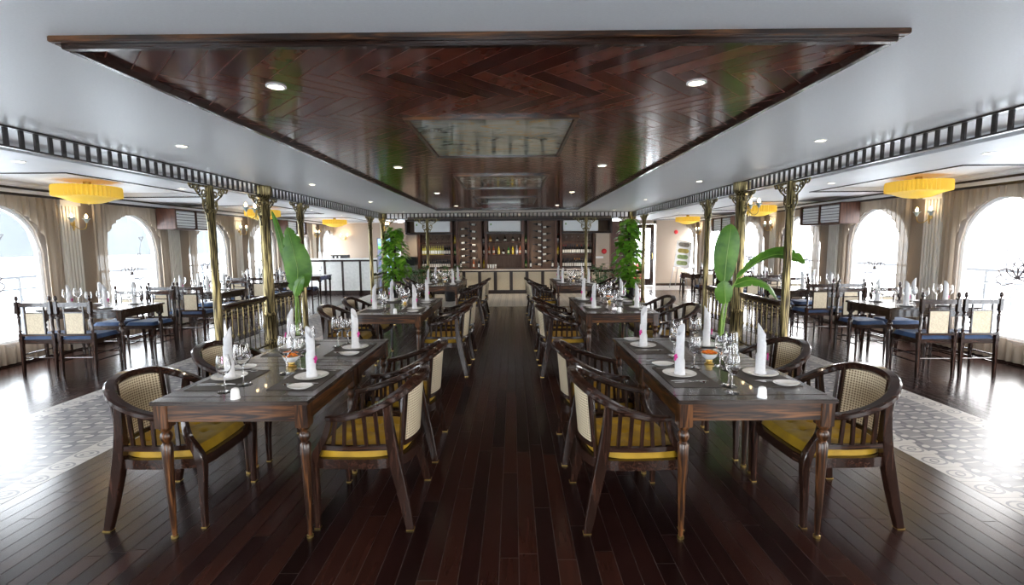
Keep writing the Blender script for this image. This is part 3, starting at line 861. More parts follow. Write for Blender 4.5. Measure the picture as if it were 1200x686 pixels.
b = MB(); b.lathe([(0, 0), (.024, 0), (.025, .006), (.022, .012), (.0205, .045), (.016, .056), (.006, .060), (0, .0605)], 20)
SH = b.build('salt_shaker', 'porcelain'); SHK = Proto(SH)
t = empty('flower_bowl')
b = MB(); b.lathe([(0, 0), (.030, 0), (.031, .008), (.018, .014), (.022, .024), (.02, .034), (.026, .038)], 20); b.build('foot', 'brass', t)
b = MB(); b.lathe([(0, .038), (.026, .038), (.046, .056), (.053, .078), (.051, .078), (.044, .06), (0, .05)], 24, caps=False); b.build('bowl', 'porcelain', t)
b = MB(); b.tube([(.052 * math.cos(a), .052 * math.sin(a), .079) for a in [i * 2 * PI / 24 for i in range(24)]], .0028, 5, closed=True); b.build('rim', 'brass', t)
b = MB(); rr = random.Random(2)
for k in range(46):
    a = rr.random() * 2 * PI; q = .044 * math.sqrt(rr.random()); b.ball((q * math.cos(a), q * math.sin(a), .076 + .016 * (1 - q / .044) + rr.random() * .004), .008, 6)
o = b.build('orange_petals', 'orange', t); o['kind'] = 'stuff'
BOWL = Proto(t)

ZT = .7802
KT = .9595
def at(row, i, aisle): return '%s seat of %s table, %s' % ('aisle' if aisle else 'railing-side', ORD[i], ROW[row])
def setting(row, i, aisle, cx, cy, full, rot):
    """cx, cy plate centre; rot: diner looks towards +x (1) or -x (-1)"""
    w = at(row, i, aisle); s = rot
    MAT_.put((cx + s * .02, cy - .03, ZT), 0, 'dark grey placemat at the ' + w, 'placemat', 'placemats')
    z = ZT + .0032
    PLATE.put((cx, cy, z), 0, 'round white plate under the napkin, ' + w, 'plate', 'dinner plates')
    NAP.put((cx, cy, z + .0045), (PI + .5 if s > 0 else -.5) + .2 * rj.random(), 'tall rolled white napkin with magenta orchid, ' + w, 'napkin', 'rolled napkins')
    if full:
        near = cy - .165 * (1 if s > 0 else 1)
        KN.put((cx - s * .0, cy - .145, z), -PI / 2 * s, 'steel knife on the placemat, ' + w, 'knife', 'knives')
        SPN.put((cx + s * .012, cy - .175, z), -PI / 2 * s, 'steel spoon on the placemat, ' + w, 'spoon', 'spoons')
        FK.put((cx + s * .0, cy + .135, z), -PI / 2 * s, 'steel fork on the placemat, ' + w, 'fork', 'forks')
    SIDEPL.put((cx - s * .03, cy + .225 * (1 if (row == 'R') == bool(aisle) else -1) - .03 * (0 if full else 1), z if False else ZT + (.0032 if full else .0032)), 0, 'small oval bread plate at the ' + w, 'side plate', 'bread plates')
for T in TABS:
    row, i, x0, x1, y0, y1 = T
    full = i < 2
    cyy = {0: 2.84, 1: 3.655}.get(i, (y0 + y1) / 2)
    for aisle in (1, 0):
        left_side = (row == 'L') != bool(aisle)
        cx = x0 + .165 if left_side else x1 - .165
        setting(row, i, aisle, cx, cyy, full, 1 if left_side else -1)
def gl(P, x, y, lab): P.put((x, y, ZT), rj.random(), lab, 'glass', 'wine glasses')
# glasses at the two front pairs, placed one by one
for row, lst in (('L', [(0, 0, 's', -1.684, 2.68), (0, 0, 'b', -1.655, 2.82), (0, 1, 'b', -1.51, 3.07), (0, 1, 's', -1.462, 3.165), (1, 1, 'b', -1.47, 3.89), (1, 1, 's', -1.425, 4.0), (1, 0, 'b', -1.66, 3.56), (1, 0, 's', -1.60, 3.66)]),
                 ('R', [(0, 0, 's', 1.225, 2.60), (0, 0, 'b', 1.265, 2.73), (0, 1, 's', 1.20, 3.10), (0, 0, 'b2', 1.43, 3.08), (1, 1, 's', 1.20, 3.49), (1, 1, 'b', 1.255, 3.60), (1, 0, 'b', 1.44, 3.72), (1, 0, 's', 1.41, 3.18)])):
    for i, aisle, k, x, y in lst:
        nm = {'s': 'small stemmed glass', 'b': 'large stemmed wine glass', 'b2': 'extra wine glass behind the other two'}[k]
        if row == 'R' and (i, aisle, k) == (0, 1, 's'): x, y = 1.215, 3.13
        gl(G_SMALL if k == 's' else G_BIG, x * KT, y * KT, nm + ', ' + at(row, i, aisle))
for T in TABS:
    row, i, x0, x1, y0, y1 = T
    if i < 2: continue
    cx, cy = (x0 + x1) / 2, (y0 + y1) / 2
    for aisle in (1, 0):
        left_side = (row == 'L') != bool(aisle); s = -1 if left_side else 1
        gl(G_BIG, cx + s * .12, cy + s * .13 + .02, 'large stemmed wine glass, ' + at(row, i, aisle))
        gl(G_SMALL, cx + s * .06, cy + s * .22, 'small stemmed glass, ' + at(row, i, aisle))
for row, x, y in (('L', -1.551, 2.556), ('R', 1.350, 2.515)):
    SHK.put((x * KT, y * KT, ZT), 0, 'white salt shaker at the front edge of the first table, ' + ROW[row], 'salt shaker', 'white shakers')
SHK.put((-1.41, 5.57, ZT), 0, 'white salt shaker at the front edge of the third table, ' + ROW['L'], 'salt shaker', 'white shakers')
SHK.put((1.25, 5.55, ZT), 0, 'white salt shaker at the front edge of the third table, ' + ROW['R'], 'salt shaker', 'white shakers')
for row, x in (('L', -1.49), ('R', 1.30)):
    BOWL.put((x, 3.10, ZT), 0, 'footed bowl of orange petals on the first table, ' + ROW[row], 'bowl', 'petal bowls')
    BOWL.put((x, 6.42, ZT), 0, 'footed bowl of orange petals on the fourth table, ' + ROW[row], 'bowl', 'petal bowls')
    BOWL.put((x, 10.25, ZT), 0, 'footed bowl of orange petals on the sixth table, ' + ROW[row], 'bowl', 'petal bowls')

# ------------------------------------------------------------------ window tables and blue chairs
def make_side_chair():
    t = empty('side_chair')
    for s in (-1, 1):
        b = MB(); x = s * .2
        P = [(x, -.20 - .0, 0), (x, -.2, .44)]
        b.taper((x, -.215, 0), (.026, .026), (x, -.2, .40), (.034, .034)); b.box(x - .02, x + .02, -.22, -.18, .40, .50)
        b.lathe([(.017, .50), (.012, .51), (.018, .525), (.014, .54), (.016, .66), (.018, .70), (.012, .71), (.018, .725), (.018, .735)], 10, (x, -.21, 0))
        b.box(x - .019, x + .019, -.235, -.197, .735, .86 if False else .87)
        b.lathe([(.010, .87), (.008, .88), (.019, .90), (.017, .925), (.008, .94), (0, .942)], 10, (x, -.216, 0))
        b.build('leg', 'dark_z', t)
        b = MB(); b.box(x - .018, x + .018, .165, .205, .30, .42); b.lathe([(.010, 0), (.012, .05), (.017, .25), (.012, .27), (.018, .285), (.018, .30)], 10, (x, .185, 0)); b.build('leg', 'dark_z', t)
        for z in (.17, .25):
            b = MB(); b.tube([(x, -.2, z), (x, .185, z)], .008, 6); b.build('stretcher', 'dark_y', t)
    b = MB(); b.tube([(-.2, .185, .21), (.2, .185, .21)], .008, 6); b.build('stretcher', 'dark_x', t)
    b = MB(); b.tube([(-.2, -.2, .21), (.2, -.2, .21)], .008, 6); b.build('stretcher', 'dark_x', t)
    b = MB(); b.box(-.215, .215, -.2, .21, .375, .425); b.build('seat_frame', 'dark_x', t, .004)
    b = MB()
    b.box(-.2, .2, -.226, -.206, .81, .86); b.box(-.11, .11, -.224, -.208, .735, .75); b.box(-.2, .2, -.22, -.2, .47, .495)
    for s in (-1, 1): b.box(s * .115 - .01, s * .115 + .01, -.222, -.206, .49, .81)
    b.build('back_frame', 'dark_x', t, .003)
    b = MB(); b.box(-.105, .105, -.218, -.21, .495, .737); b.build('cane_panel', 'cream_panel', t)
    b = MB(); n = 14; vs = []; fs = []
    for i in range(n + 1):
        for j in range(n + 1):
            u, v = -1 + 2 * i / n, -1 + 2 * j / n; e = min(1, (1 - max(abs(u), abs(v))) * 5)
            z = .427 + .045 * math.sqrt(max(0, 1 - (1 - e) ** 2))
            for p in (-.4, .4):
                for q in (-.4, .4): z -= .014 * math.exp(-((u - p) ** 2 + (v - q) ** 2) / .012)
            vs.append((u * .205, v * .2 + .005, z))
    for i in range(n):
        for j in range(n): a = i * (n + 1) + j; fs.append((a, a + n + 1, a + n + 2, a + 1))
    b.add(vs, fs, True); b.build('cushion', 'blue', t)
    return t
SCH = Proto(make_side_chair())
def make_side_table(w, d):
    t = empty('window_table'); hw, hd = w / 2, d / 2
    b = MB(); b.box(-hw, hw, -hd, hd, .755, .78); b.build('tabletop', 'dark_x', t, .004)
    b = MB(); b.box(-hw + .03, hw - .03, -hd + .03, hd - .03, .66, .755); b.build('apron', 'dark_x', t)
    for a in (-1, 1):
        for c in (-1, 1):
            b = MB(); x, y = a * (hw - .05), c * (hd - .05); b.box(x - .032, x + .032, y - .032, y + .032, .63, .755); turned(b, x, y); b.build('leg', 'dark_z', t)
    return t
STB = Proto(make_side_table(1.12, .78))
def gl2(P, x, y, z, lab): P.put((x, y, z), 0, lab, 'glass', 'wine glasses')
for side, xc, ys in (('left', -5.66, (6.08, 8.2, 10.35, 12.5)), ('right', 5.14, (5.73, 7.87, 10.0, 12.2))):
    sg = -1 if side == 'left' else 1
    for k, y0 in enumerate(ys):
        tn = '%s window table, %s' % (ORD[k], SIDE[side])
        yc = y0 + .39
        STB.put((xc, yc, 0), 0, 'dark wooden window table, %s from the camera on the %s' % (ORD[k], SIDE[side]), 'table', 'dark tables by the windows')
        for s, w1 in ((-1, 'near'), (1, 'far')):
            for q, w2 in ((-1, 'aisle' if side == 'right' else 'window'), (1, 'window' if side == 'right' else 'aisle')):
                if k == 3 and s > 0: continue
                SCH.put((xc + q * .24, yc + s * .50, 0), (0 if s < 0 else PI) + (rj.random() - .5) * .08, 'blue-cushioned chair, %s side near the %s, %s' % (w1, w2, tn), 'chair', 'blue-cushioned side chairs', sc=(1.0, 1.02, 1.065))
                z = .7802
                NAP.put((xc + q * .24, yc + s * .24, z + (.0045 if k < 2 else 0)), 1 + s, 'rolled white napkin, %s side near the %s, %s' % (w1, w2, tn), 'napkin', 'rolled napkins')
                if k < 2:
                    PLATE.put((xc + q * .24, yc + s * .24, z), 0, 'round white plate, %s side near the %s, %s' % (w1, w2, tn), 'plate', 'dinner plates')
                gl2(G_BIG, xc + q * .42, yc + s * .08, z, 'large wine glass, %s side near the %s, %s' % (w1, w2, tn))
                gl2(G_SMALL, xc + q * .12, yc + s * .09, z, 'small wine glass, %s side near the %s, %s' % (w1, w2, tn))
# stool with a blue pad by the easel
t = empty('stool', (5.55, 14.9, 0))
for a in (-1, 1):
    for c in (-1, 1):
        b = MB(); b.taper((a * .24, c * .17, 0), (.03, .03), (a * .22, c * .16, .52), (.035, .035)); b.build('leg', 'dark_z', t)
b = MB(); b.box(-.26, .26, -.2, .2, .50, .545); b.build('seat_frame', 'dark_x', t, .004)
b = MB(); b.box(-.25, .25, -.19, .19, .546, .59); b.build('cushion', 'blue', t, .015)
tag(t, 'backless bench with a blue pad near the easel', 'stool')

# ------------------------------------------------------------------ lamps
t = empty('pleated_ceiling_lamp')
b = MB(); n = 96
def pl(r, i, amp): return r + amp * (1 if i % 2 else -1)
prof = [(.41, .16, .014), (.42, .13, .014), (.42, 0.01, .014), (.415, 0., .010)]
vs = []; fs = []
for r, z, am in prof:
    for i in range(n): a = 2 * PI * i / n; q = pl(r, i, am); vs.append((q * math.cos(a), q * math.sin(a), z))
for j in range(len(prof) - 1):
    for i in range(n): a = j * n + i; c = j * n + (i + 1) % n; fs.append((a, c, c + n, a + n))
b.add(vs, fs); b.build('drum_shade', 'silk', t)
b = MB(); prof = [(.40, 0., .006), (.34, -.012, .006), (.27, -.045, .005), (.18, -.078, .0035), (.08, -.095, .0015), (.02, -.1, 0)]; vs = []; fs = []
for r, z, am in prof:
    for i in range(n): a = 2 * PI * i / n; q = pl(r, i, am); vs.append((q * math.cos(a), q * math.sin(a), z + am * (1 if i % 2 else -1)))
for j in range(len(prof) - 1):
    for i in range(n): a = j * n + i; c = j * n + (i + 1) % n; fs.append((a, c, c + n, a + n))
b.add(vs, fs, True); b.build('dish_shade', 'silk', t)
b = MB(); b.lathe([(.0, -.1), (.015, -.105), (.0, -.125)], 10); b.build('finial', 'brass', t)
b = MB(); b.lathe([(.05, .16), (.05, .2305)], 12); b.build('ceiling_mount', 'brass', t)
LAMP = Proto(t)
for side, x in (('left', -5.86), ('right', 5.72)):
    for k, y in enumerate((6.62, 11.2, 15.7)):
        LAMP.put((x, y + (.2 if k == 0 and side == 'right' else 0), 2.277), 0, 'round yellow pleated ceiling lamp, %s one on the %s' % (ORD[k], SIDE[side]), 'ceiling lamp', 'yellow pleated lamps', sc=(.88, .88, .9))

def make_sconce(n=2):
    t = empty('sconce')
    b = MB(); b.lathe([(0, 0), (.03, 0), (.035, .012), (.02, .02), (0, .022)], 12, axis='y'); b.tube(cr([(0, .02, -.1), (0, .04, -.04), (0, .03, .06), (0, .045, .0)], 5), .01, 6, (1, 0, 0)); b.build('wall_plate', 'brass', t)
    for s in (-1, 1):
        b = MB(); b.tube(cr([(0, .03, -.02), (s * .05, .08, -.08), (s * .11, .11, -.06), (s * .125, .12, .02)], 6), .006, 6, (0, 0, 1)); a = b.build('arm', 'brass', t)
        b = MB(); b.lathe([(.012, .02), (.02, .04), (.032, .07), (.055, .09), (.052, .092), (.028, .075), (.015, .05)], 14, (s * .125, .12, 0), caps=False); b.build('tulip_shade', 'tulip', a)
        b = MB(); b.lathe([(.008, .05), (.009, .09), (.019, .11), (.018, .13), (.006, .155), (0, .16)], 10, (s * .125, .12, 0)); b.build('bulb', 'bulb', a)
    return t
SCN = Proto(make_sconce())
def lamp_light(x, y, z, e, r=.03, col=(1, .75, .45)):
    l = bpy.data.lights.new('sconce_light', 'POINT'); l.energy = e; l.shadow_soft_size = r; l.color = col
    o = bpy.data.objects.new('sconce_light', l); C.objects.link(o); o.location = (x, y, z)
for side, xw, sg in (('left', XL, -1), ('right', XR, 1)):
    rz = -PI / 2 if side == 'left' else PI / 2     # +y of the sconce points into the room
    for k, y in enumerate((7.40, 11.90, 16.40)):
        SCN.put((xw - sg * .055, y, 1.95), rz, 'two-arm brass sconce on the fluted pilaster beside the %s lamp, %s' % (ORD[k], SIDE[side]), 'wall lamp', 'brass sconces')
        lamp_light(xw - sg * .22, y, 2.14, 1.1)
    x = CL if side == 'left' else CR
    SCN.put((x + sg * .085, 7.29, 2.08), -rz, 'two-arm brass sconce fixed to the stout column, ' + SIDE[side], 'wall lamp', 'brass sconces')
    SCN.put((x - sg * .03, 13.80, 2.08), rz, 'two-arm brass sconce on the corner column above the climbing plant, ' + SIDE[side], 'wall lamp', 'brass sconces')
SCN.put((-6.35, YE - .01, 1.86), PI, 'two-arm brass sconce on the far beige wall above the white counter', 'wall lamp', 'brass sconces')
lamp_light(-6.35, YE - .25, 2.05, 3)

# recessed downlights
t = empty('downlight')
b = MB(); b.lathe([(.055, 0), (.055, -.006), (.042, -.008), (.040, 0)], 24, caps=False); b.build('ring', 'white_plastic', t)
b = MB(); b.lathe([(.0, -.0035), (.0405, -.0035), (.0405, 0)], 20, caps=False); b.build('lens', 'downlight', t)
DL = Proto(t)
def spot(x, y, z, e):
    l = bpy.data.lights.new('downlight_beam', 'SPOT'); l.energy = e; l.spot_size = 1.7; l.spot_blend = .6; l.shadow_soft_size = .04; l.color = (1, .84, .62)
    o = bpy.data.objects.new('downlight_beam', l); C.objects.link(o); o.location = (x, y, z - .02)
for k, y in enumerate((2.78, 5.63, 8.46, 11.29)):
    for x, w in ((-1.335, 'white-counter side'), (1.04, 'easel side')):
        DL.put((x, y, ZC - .011), 0, 'lit downlight in the wooden ceiling, %s from the camera, %s' % (ORD[k], w), 'downlight', 'ceiling downlights'); spot(x, y, ZC - .012, 14)
for k, y in enumerate((4.4, 7.2, 10.1, 13.15)):
    for x, w in ((-3.0, 'white-counter side'), (2.78, 'easel side')):
        DL.put((x, y, ZC), 0, 'lit downlight in the white ceiling beside the wood, %s from the camera, %s' % (ORD[k], w), 'downlight', 'ceiling downlights')
for k, y in enumerate((4.65, 6.9, 9.1, 11.3, 13.3)):
    for x, w in ((-4.75, 'white-counter side'), (4.55, 'easel side')):
        DL.put((x, y, ZS), 0, 'lit downlight in the side ceiling, %s from the camera, %s' % (ORD[k], w), 'downlight', 'ceiling downlights')
for k, x in enumerate((-3.0, -1.4, .2, 1.8)):
    DL.put((x, 14.9, ZC), 0, 'lit downlight above the back bar, %s counted from the white counter' % ORD[k], 'downlight', 'ceiling downlights'); spot(x, 14.9, ZC, 45)
for x, w in ((-5.6, 'white counter'), (5.3, 'easel')):
    DL.put((x, 13.6, ZS), 0, 'lit downlight in the side ceiling close to the ' + w, 'downlight', 'ceiling downlights'); spot(x, 13.6, ZS, 18)

# ------------------------------------------------------------------ air conditioners on the side walls
def make_ac():
    t = empty('air_conditioner')     # y = into the room, x along the wall
    b = MB(); L = .60
    for s in (-1, 1):
        b.box(s * L - .02 if s < 0 else s * L - .02, s * L + .02, 0, .36, 0, .38)
    b.box(-L, L, 0, .34, .36, .385); b.box(-L, L, 0, .30, -.005, .02); b.box(-L, L, 0, .01, 0, .38); b.box(-.012, .012, .30, .36, 0, .38)
    b.build('wood_casing', 'shelf_wood', t, .01)
    b = MB(); b.box(-.2, .2, -.10, 0, .06, .33); b.build('wall_mount', 'dark_x', t); b = MB(); b.box(-L + .03, L - .03, .05, .325, .03, .35); b.build('body', 'white_plastic', t, .01)
    b = MB()
    for k in range(6): z = .06 + k * .055; b.box(-L + .02, L - .02, .326, .334, z, z + .009)
    b.build('louvre', 'black_wood', t)
    b = MB(); b.box(L - .09, L - .07, .345, .348, .28, .30); b.build('green_tag', 'leaf', t)
    return t
AC = Proto(make_ac())
for side, x, rz, ys in (('left', XL + .155, -PI / 2, (9.65, 14.15)), ('right', XR - .155, PI / 2, (9.4, 13.8))):
    for k, y in enumerate(ys):
        AC.put((x, y, 1.925), rz, 'wood-cased wall air conditioner, %s from the camera on the %s' % (ORD[k], SIDE[side]), 'air conditioner', 'wood-cased air conditioners')

# ------------------------------------------------------------------ back bar
t = empty('back_bar', (0, 15.1, 0))
b = MB(); b.box(-3.1, 2.95, .04, .55, .02, .765); b.build('carcass', 'shelf_wood', t)
b = MB(); b.box(-3.15, 3.0, .0, .6, .785, .81); b.build('worktop', 'rose_x', t, .004)
b = MB(); b.box(-3.15, 3.0, -.01, .02, .745, .785); b.build('stone_edge', 'counter', t)
xs = [-3.1 + .5042 * i for i in range(13)]
for i in range(12):
    b = MB(); x0, x1 = xs[i] + .05, xs[i + 1] - .05
    b.box(x0, x1, .025, .042, .12, .70); b.build('rattan_panel', 'cream_panel', t)
    b = MB(); b.box(xs[i], x0, .01, .045, .03, .74); b.box(x1, xs[i + 1], .01, .045, .03, .74); b.box(x0, x1, .01, .045, .03, .12); b.box(x0, x1, .01, .045, .70, .74)
    f = b.build('door_frame', 'black_wood', t)
tag(t, 'low back bar with cream rattan panels beneath the bottle shelves', 'bar counter')

YS = 15.48      # face of the shelves
def px(x): return (x - 602) * 15.55 / 555.
def pz(y): return 1.59 - (y - 286) * 15.55 / 555.
t = empty('bottle_shelf', (0, 15.85, 0))
def sb(b, x0, x1, z0, z1, d=.36): b.box(x0, x1, -d, 0, z0, z1)
b = MB()
for x0, x1 in ((-3.12, -3.04), (-2.04, -1.98), (-1.86, -1.80), (-1.04, -1.025), (-.93, -.84), (.27, .36), (.46, .50), (1.36, 1.42), (1.52, 1.58), (2.60, 2.66)):
    b = MB(); sb(b, x0, x1, .811, 1.92 if abs(x0) > 2.5 else 2.34); b.build('upright', 'shelf_wood', t)
b = MB(); sb(b, -3.5, 3.2, 2.34, 2.40, .42); sb(b, -3.5, -1.98, 1.92, 1.97, .42); sb(b, 1.58, 3.2, 1.92, 1.97, .42); sb(b, -.9, .33, 1.92, 1.99, .42)
sb(b, -3.5, -3.44, 1.92, 2.38, .42); sb(b, 3.14, 3.2, 1.92, 2.38, .42); b.build('canopy', 'black_wood', t)
for x0, x1, zs in ((-3.04, -2.04, (1.22, 1.62)), (1.58, 2.60, (1.22, 1.62)), (-.84, .27, (1.22, 1.63))):
    for z in zs: b = MB(); sb(b, x0, x1, z, z + .03, .3); b.build('shelf', 'shelf_wood', t)
for x0, x1 in ((-1.98, -1.86), (-1.025, -.93), (.36, .46), (1.42, 1.52)):
    for z in (1.22, 1.60): b = MB(); sb(b, x0, x1, z, z + .02, .3); b.build('shelf', 'shelf_wood', t)
for x0, x1 in ((-1.80, -1.04), (.50, 1.36)):
    b = MB(); sb(b, x0, x1, .81, 2.34, .2); b.build('rack_panel', 'shelf_back', t); b = MB(); sb(b, (x0 + x1) / 2 - .03, (x0 + x1) / 2 + .03, .81, 2.34, .235); b.build('rack_batten', 'shelf_wood', t)
tag(t, 'wall-wide dark wooden shelving with bottle racks behind the back bar', 'shelving')
# end panels beside the shelving
b = MB(); b.box(2.68, 3.12, 15.45, 15.84, .0, 1.91); struct('wall_pier_right', b, 'wallend')
b = MB(); b.box(-3.5, -3.14, 15.5, 15.84, .0, 1.91); struct('wall_pier_left', b, 'wallend')
# ac units above shelves
for (x0, x1, w) in ((-3.2, -2.06, 'above the shelf of white wine'), (-.80, .24, 'above the spirits'), (1.62, 2.75, 'above the shelf of red wine')):
    t = empty('louvred_air_unit', ((x0 + x1) / 2, 15.46, 1.995)); h = (x1 - x0) / 2
    b = MB(); b.box(-h, h, 0, .3, .0, .34); b.build('body', 'white_plastic', t, .01)
    b = MB()
    for k in range(7): b.box(-h + .02, h - .1, -.012, .0, .03 + k * .042, .055 + k * .042)
    b.build('louvre', 'white_plastic', t)
    b = MB(); b.box(-h + .06, -h + .10, -.016, -.012, .2, .26); b.build('green_tag', 'leaf', t)
    tag(t, 'white louvred air unit ' + w, 'air conditioner', 'air units above the shelves')

# bottles
def bottle(name, gcol, lab, cap, shape='wine'):
    if name in M: gm = M[name]
    gm = mat(name + '_glass', gcol, .08, Coat_Weight=.5); lm = mat(name + '_label', lab, .6); cm = mat(name + '_cap', cap, .35)
    b = MB()
    if shape == 'wine': pr = [(0, 0), (.034, 0), (.035, .01), (.035, .18), (.028, .205), (.014, .235), (.0135, .25)]; neck = [(.0145, .25), (.0145, .30), (0, .30)]; lb = (.0362, .035, .14)
    elif shape == 'squat': pr = [(0, 0), (.045, 0), (.05, .02), (.052, .08), (.035, .13), (.014, .155), (.013, .2)]; neck = [(.015, .2), (.015, .235), (0, .235)]; lb = (.0535, .03, .075)
    else: pr = [(0, 0), (.038, 0), (.039, .01), (.038, .16), (.03, .19), (.015, .215), (.014, .26)]; neck = [(.016, .26), (.016, .285), (0, .285)]; lb = (.0395, .04, .13)
    b.lathe(pr, 12); o = b.build('bottle', gm)
    b = MB(); b.lathe(neck, 10, caps=False); b.build('cap', cm, o)
    b = MB(); na = 6; w0 = .95; vs = []
    for q in range(na + 1):
        a = -PI / 2 - w0 + 2 * w0 * q / na
        for rr in (lb[0], lb[0] - .002):
            for zz in (lb[1], lb[2]): vs.append((rr * math.cos(a), rr * math.sin(a), zz))
    fs = []
    for q in range(na):
        k = q * 4; fs += [(k, k + 4, k + 5, k + 1), (k + 2, k + 3, k + 7, k + 6), (k + 1, k + 5, k + 7, k + 3), (k, k + 2, k + 6, k + 4)]
    fs += [(0, 1, 3, 2), (na * 4, na * 4 + 2, na * 4 + 3, na * 4 + 1)]
    b.add(vs, fs, True); b.build('paper_label', lm, o)
    return o
WHITEW = Proto(bottle('white_wine', (.42, .38, .08), (.8, .8, .76), (.5, .42, .1)))
REDW = Proto(bottle('red_wine', (.012, .012, .014), (.75, .73, .70), (.02, .03, .06)))
REDC = Proto(bottle('red_capped', (.012, .012, .014), (.75, .74, .72), (.45, .03, .04)))
ORGC = Proto(bottle('orange_capped', (.012, .012, .014), (.75, .74, .70), (.85, .35, .03)))
SPI_A = Proto(bottle('amber_spirit', (.40, .17, .03), (.8, .65, .35), (.1, .06, .03), 'squat'))
SPI_B = Proto(bottle('dark_spirit', (.03, .015, .01), (.7, .68, .6), (.02, .02, .02), 'squat'))
SPI_C = Proto(bottle('tan_spirit', (.45, .12, .05), (.75, .7, .6), (.6, .3, .15), 'tall'))
SPI_G = Proto(bottle('green_spirit', (.02, .12, .03), (.6, .62, .3), (.1, .1, .1), 'tall'))
SPI_Y = Proto(bottle('yellow_spirit', (.65, .45, .03), (.85, .7, .2), (.15, .1, .03), 'tall'))
SPI_W = Proto(bottle('clear_spirit', (.35, .36, .38), (.75, .75, .8), (.5, .5, .55), 'tall'))
YB_ = 15.64
rb = random.Random(11)
def bt(P, x, z, lab, grp): P.put((x, YB_, z), (rb.random() - .5) * .4, lab, 'bottle', grp)
# wine shelves, thirteen to a row; look-alikes share a label
for z, w in ((1.252, 'middle shelf'), (.812, 'bottom shelf')):
    for i in range(13):
        x = -2.97 + i * .0725
        if z > 1 and i < 10: bt(WHITEW, x, z, 'white wine bottle with pale label on the white-counter-side middle shelf', 'white wine bottles on the middle shelf')
        else: bt(REDW, x, z, 'dark wine bottle with white label on the white-counter-side ' + w, 'dark wine bottles on the white-counter-side ' + w)
        x = 1.65 + i * .074
        if (z < 1 and i in (5, 6, 7)) or (z > 1 and i == 6): bt(ORGC, x, z, 'orange-capped wine bottle on the easel-side ' + w, 'orange-capped bottles, easel-side ' + w)
        elif z > 1 and i in (0, 1, 8, 11): bt(REDC, x, z, 'red-capped wine bottle on the easel-side ' + w, 'red-capped bottles, easel-side ' + w)
        else: bt(REDW, x, z, 'dark wine bottle with white label on the easel-side ' + w, 'dark wine bottles on the easel-side ' + w)
up = [(575.2, SPI_A, 'amber brandy bottle, first'), (583.3, SPI_B, 'dark squat bottle, second'), (592.4, SPI_B, 'dark squat bottle, third'), (601.7, SPI_B, 'dark squat bottle, fourth')]
for x, P, w in up: bt(P, px(x), 1.662, w + ' along the upper spirits shelf', 'spirits on the upper shelf')
b = MB(); b.lathe([(0, 0), (.04, 0), (.055, .12), (.06, .125), (.05, .12), (.036, .01)], 16, caps=False); o = b.build('ice_bucket', 'steel'); o.location = (px(608.9), YB_, 1.661); tag(o, 'small steel ice bucket at the end of the upper spirits shelf', 'ice bucket')
lo = [(573.6, SPI_C, 'tan liquor bottle'), (579, SPI_C, 'second tan liquor bottle'), (585, SPI_Y, 'yellow liquor bottle'), (590.5, SPI_B, 'dark squat bottle'), (596.3, SPI_G, 'green liquor bottle'), (601.4, SPI_Y, 'second yellow liquor bottle'), (606.3, SPI_W, 'clear liquor bottle'), (609.8, SPI_C, 'tan liquor bottle at the end')]
for x, P, w in lo: bt(P, px(x), 1.252, w + ', lower spirits shelf', 'spirits on the lower shelf')
for x, w, Ps in ((-1.92, 'narrow rack beside the white wines', (SPI_Y, SPI_G, REDW)), (-.977, 'narrow rack before the spirits', (REDW, REDW, SPI_Y)), (.41, 'narrow rack past the spirits', (SPI_G, REDW, SPI_G)), (1.47, 'narrow rack beside the red wines', (REDC, SPI_Y, REDW))):
    for P, z, zw in zip(Ps, (1.622, 1.242, .812), ('top', 'middle', 'bottom')): bt(P, x, z, 'single bottle in the %s niche, %s' % (zw, w), 'bottles in the narrow racks')
YB_ = 15.55
for x, P, w in ((-1.30, SPI_C, 'rosy bottle standing under the mounted wine, beside the dark one'), (-1.13, REDW, 'dark bottle standing under the mounted wine, by the spirits'), (-1.72, REDW, 'dark bottle standing under the mounted wine, by the white wine'),
                (.57, REDW, 'dark bottle standing on the bar below the easel-side mounted wine'), (1.28, REDW, 'dark bottle on the bar beside the easel-side red wine')):
    bt(P, x, .812, w, 'bottles standing on the back bar')
# mounted bottles
YM = 15.57
for nm, cols_ in (('white-counter-side', ((545, (307, 299.3, 291.6, 284, 276, 268), 1), (554.5, (302, 294, 286.5, 279, 271, 263), -1))), ('easel-side', ((631, (310, 302.3, 294.6, 287, 279, 271.3, 263.5), -1), (640, (306, 298, 290, 282, 274.4, 266.5), 1))))    :
    for ci, (x, yy, s) in enumerate(cols_):
        for k, y in enumerate(yy):
            # lying bottle, neck pointing outward
            P = REDW
            o = P.put((px(x) - s * .13 * (1 if (ci == 0) else 1), YM, pz(y) - .02), 0, 'wine bottle lying in the %s %s rack column, %s from the bottom' % (nm, 'inner' if ci else 'outer', (ORD + ['seventh'])[k]), 'bottle', 'bottles mounted on the rack panels')
            o.rotation_euler = (0, s * (PI / 2 - .12), 0)
# stemware hanging and cups
for i in range(5):
    for (xb, w) in ((-2.9, 'above the white wine'), (1.75, 'above the red wine')):
        G_SMALL.put((xb + i * .19, 15.68, 1.652), 0, 'small stemmed glass in the row of glasses ' + w, 'glass', 'glasses on the shelf ' + w)
b = MB(); b.lathe([(0, 0), (.028, 0), (.036, .06), (.034, .06), (.026, .004)], 12, caps=False); CUP = Proto(b.build('cup', 'porcelain'))
for i in range(4):
    for j in range(2): CUP.put((-.82 + i * .08, 15.36, .811 + j * .062), 0, 'white cup in the small stack on the back bar', 'cup', 'stacked cups on the back bar')

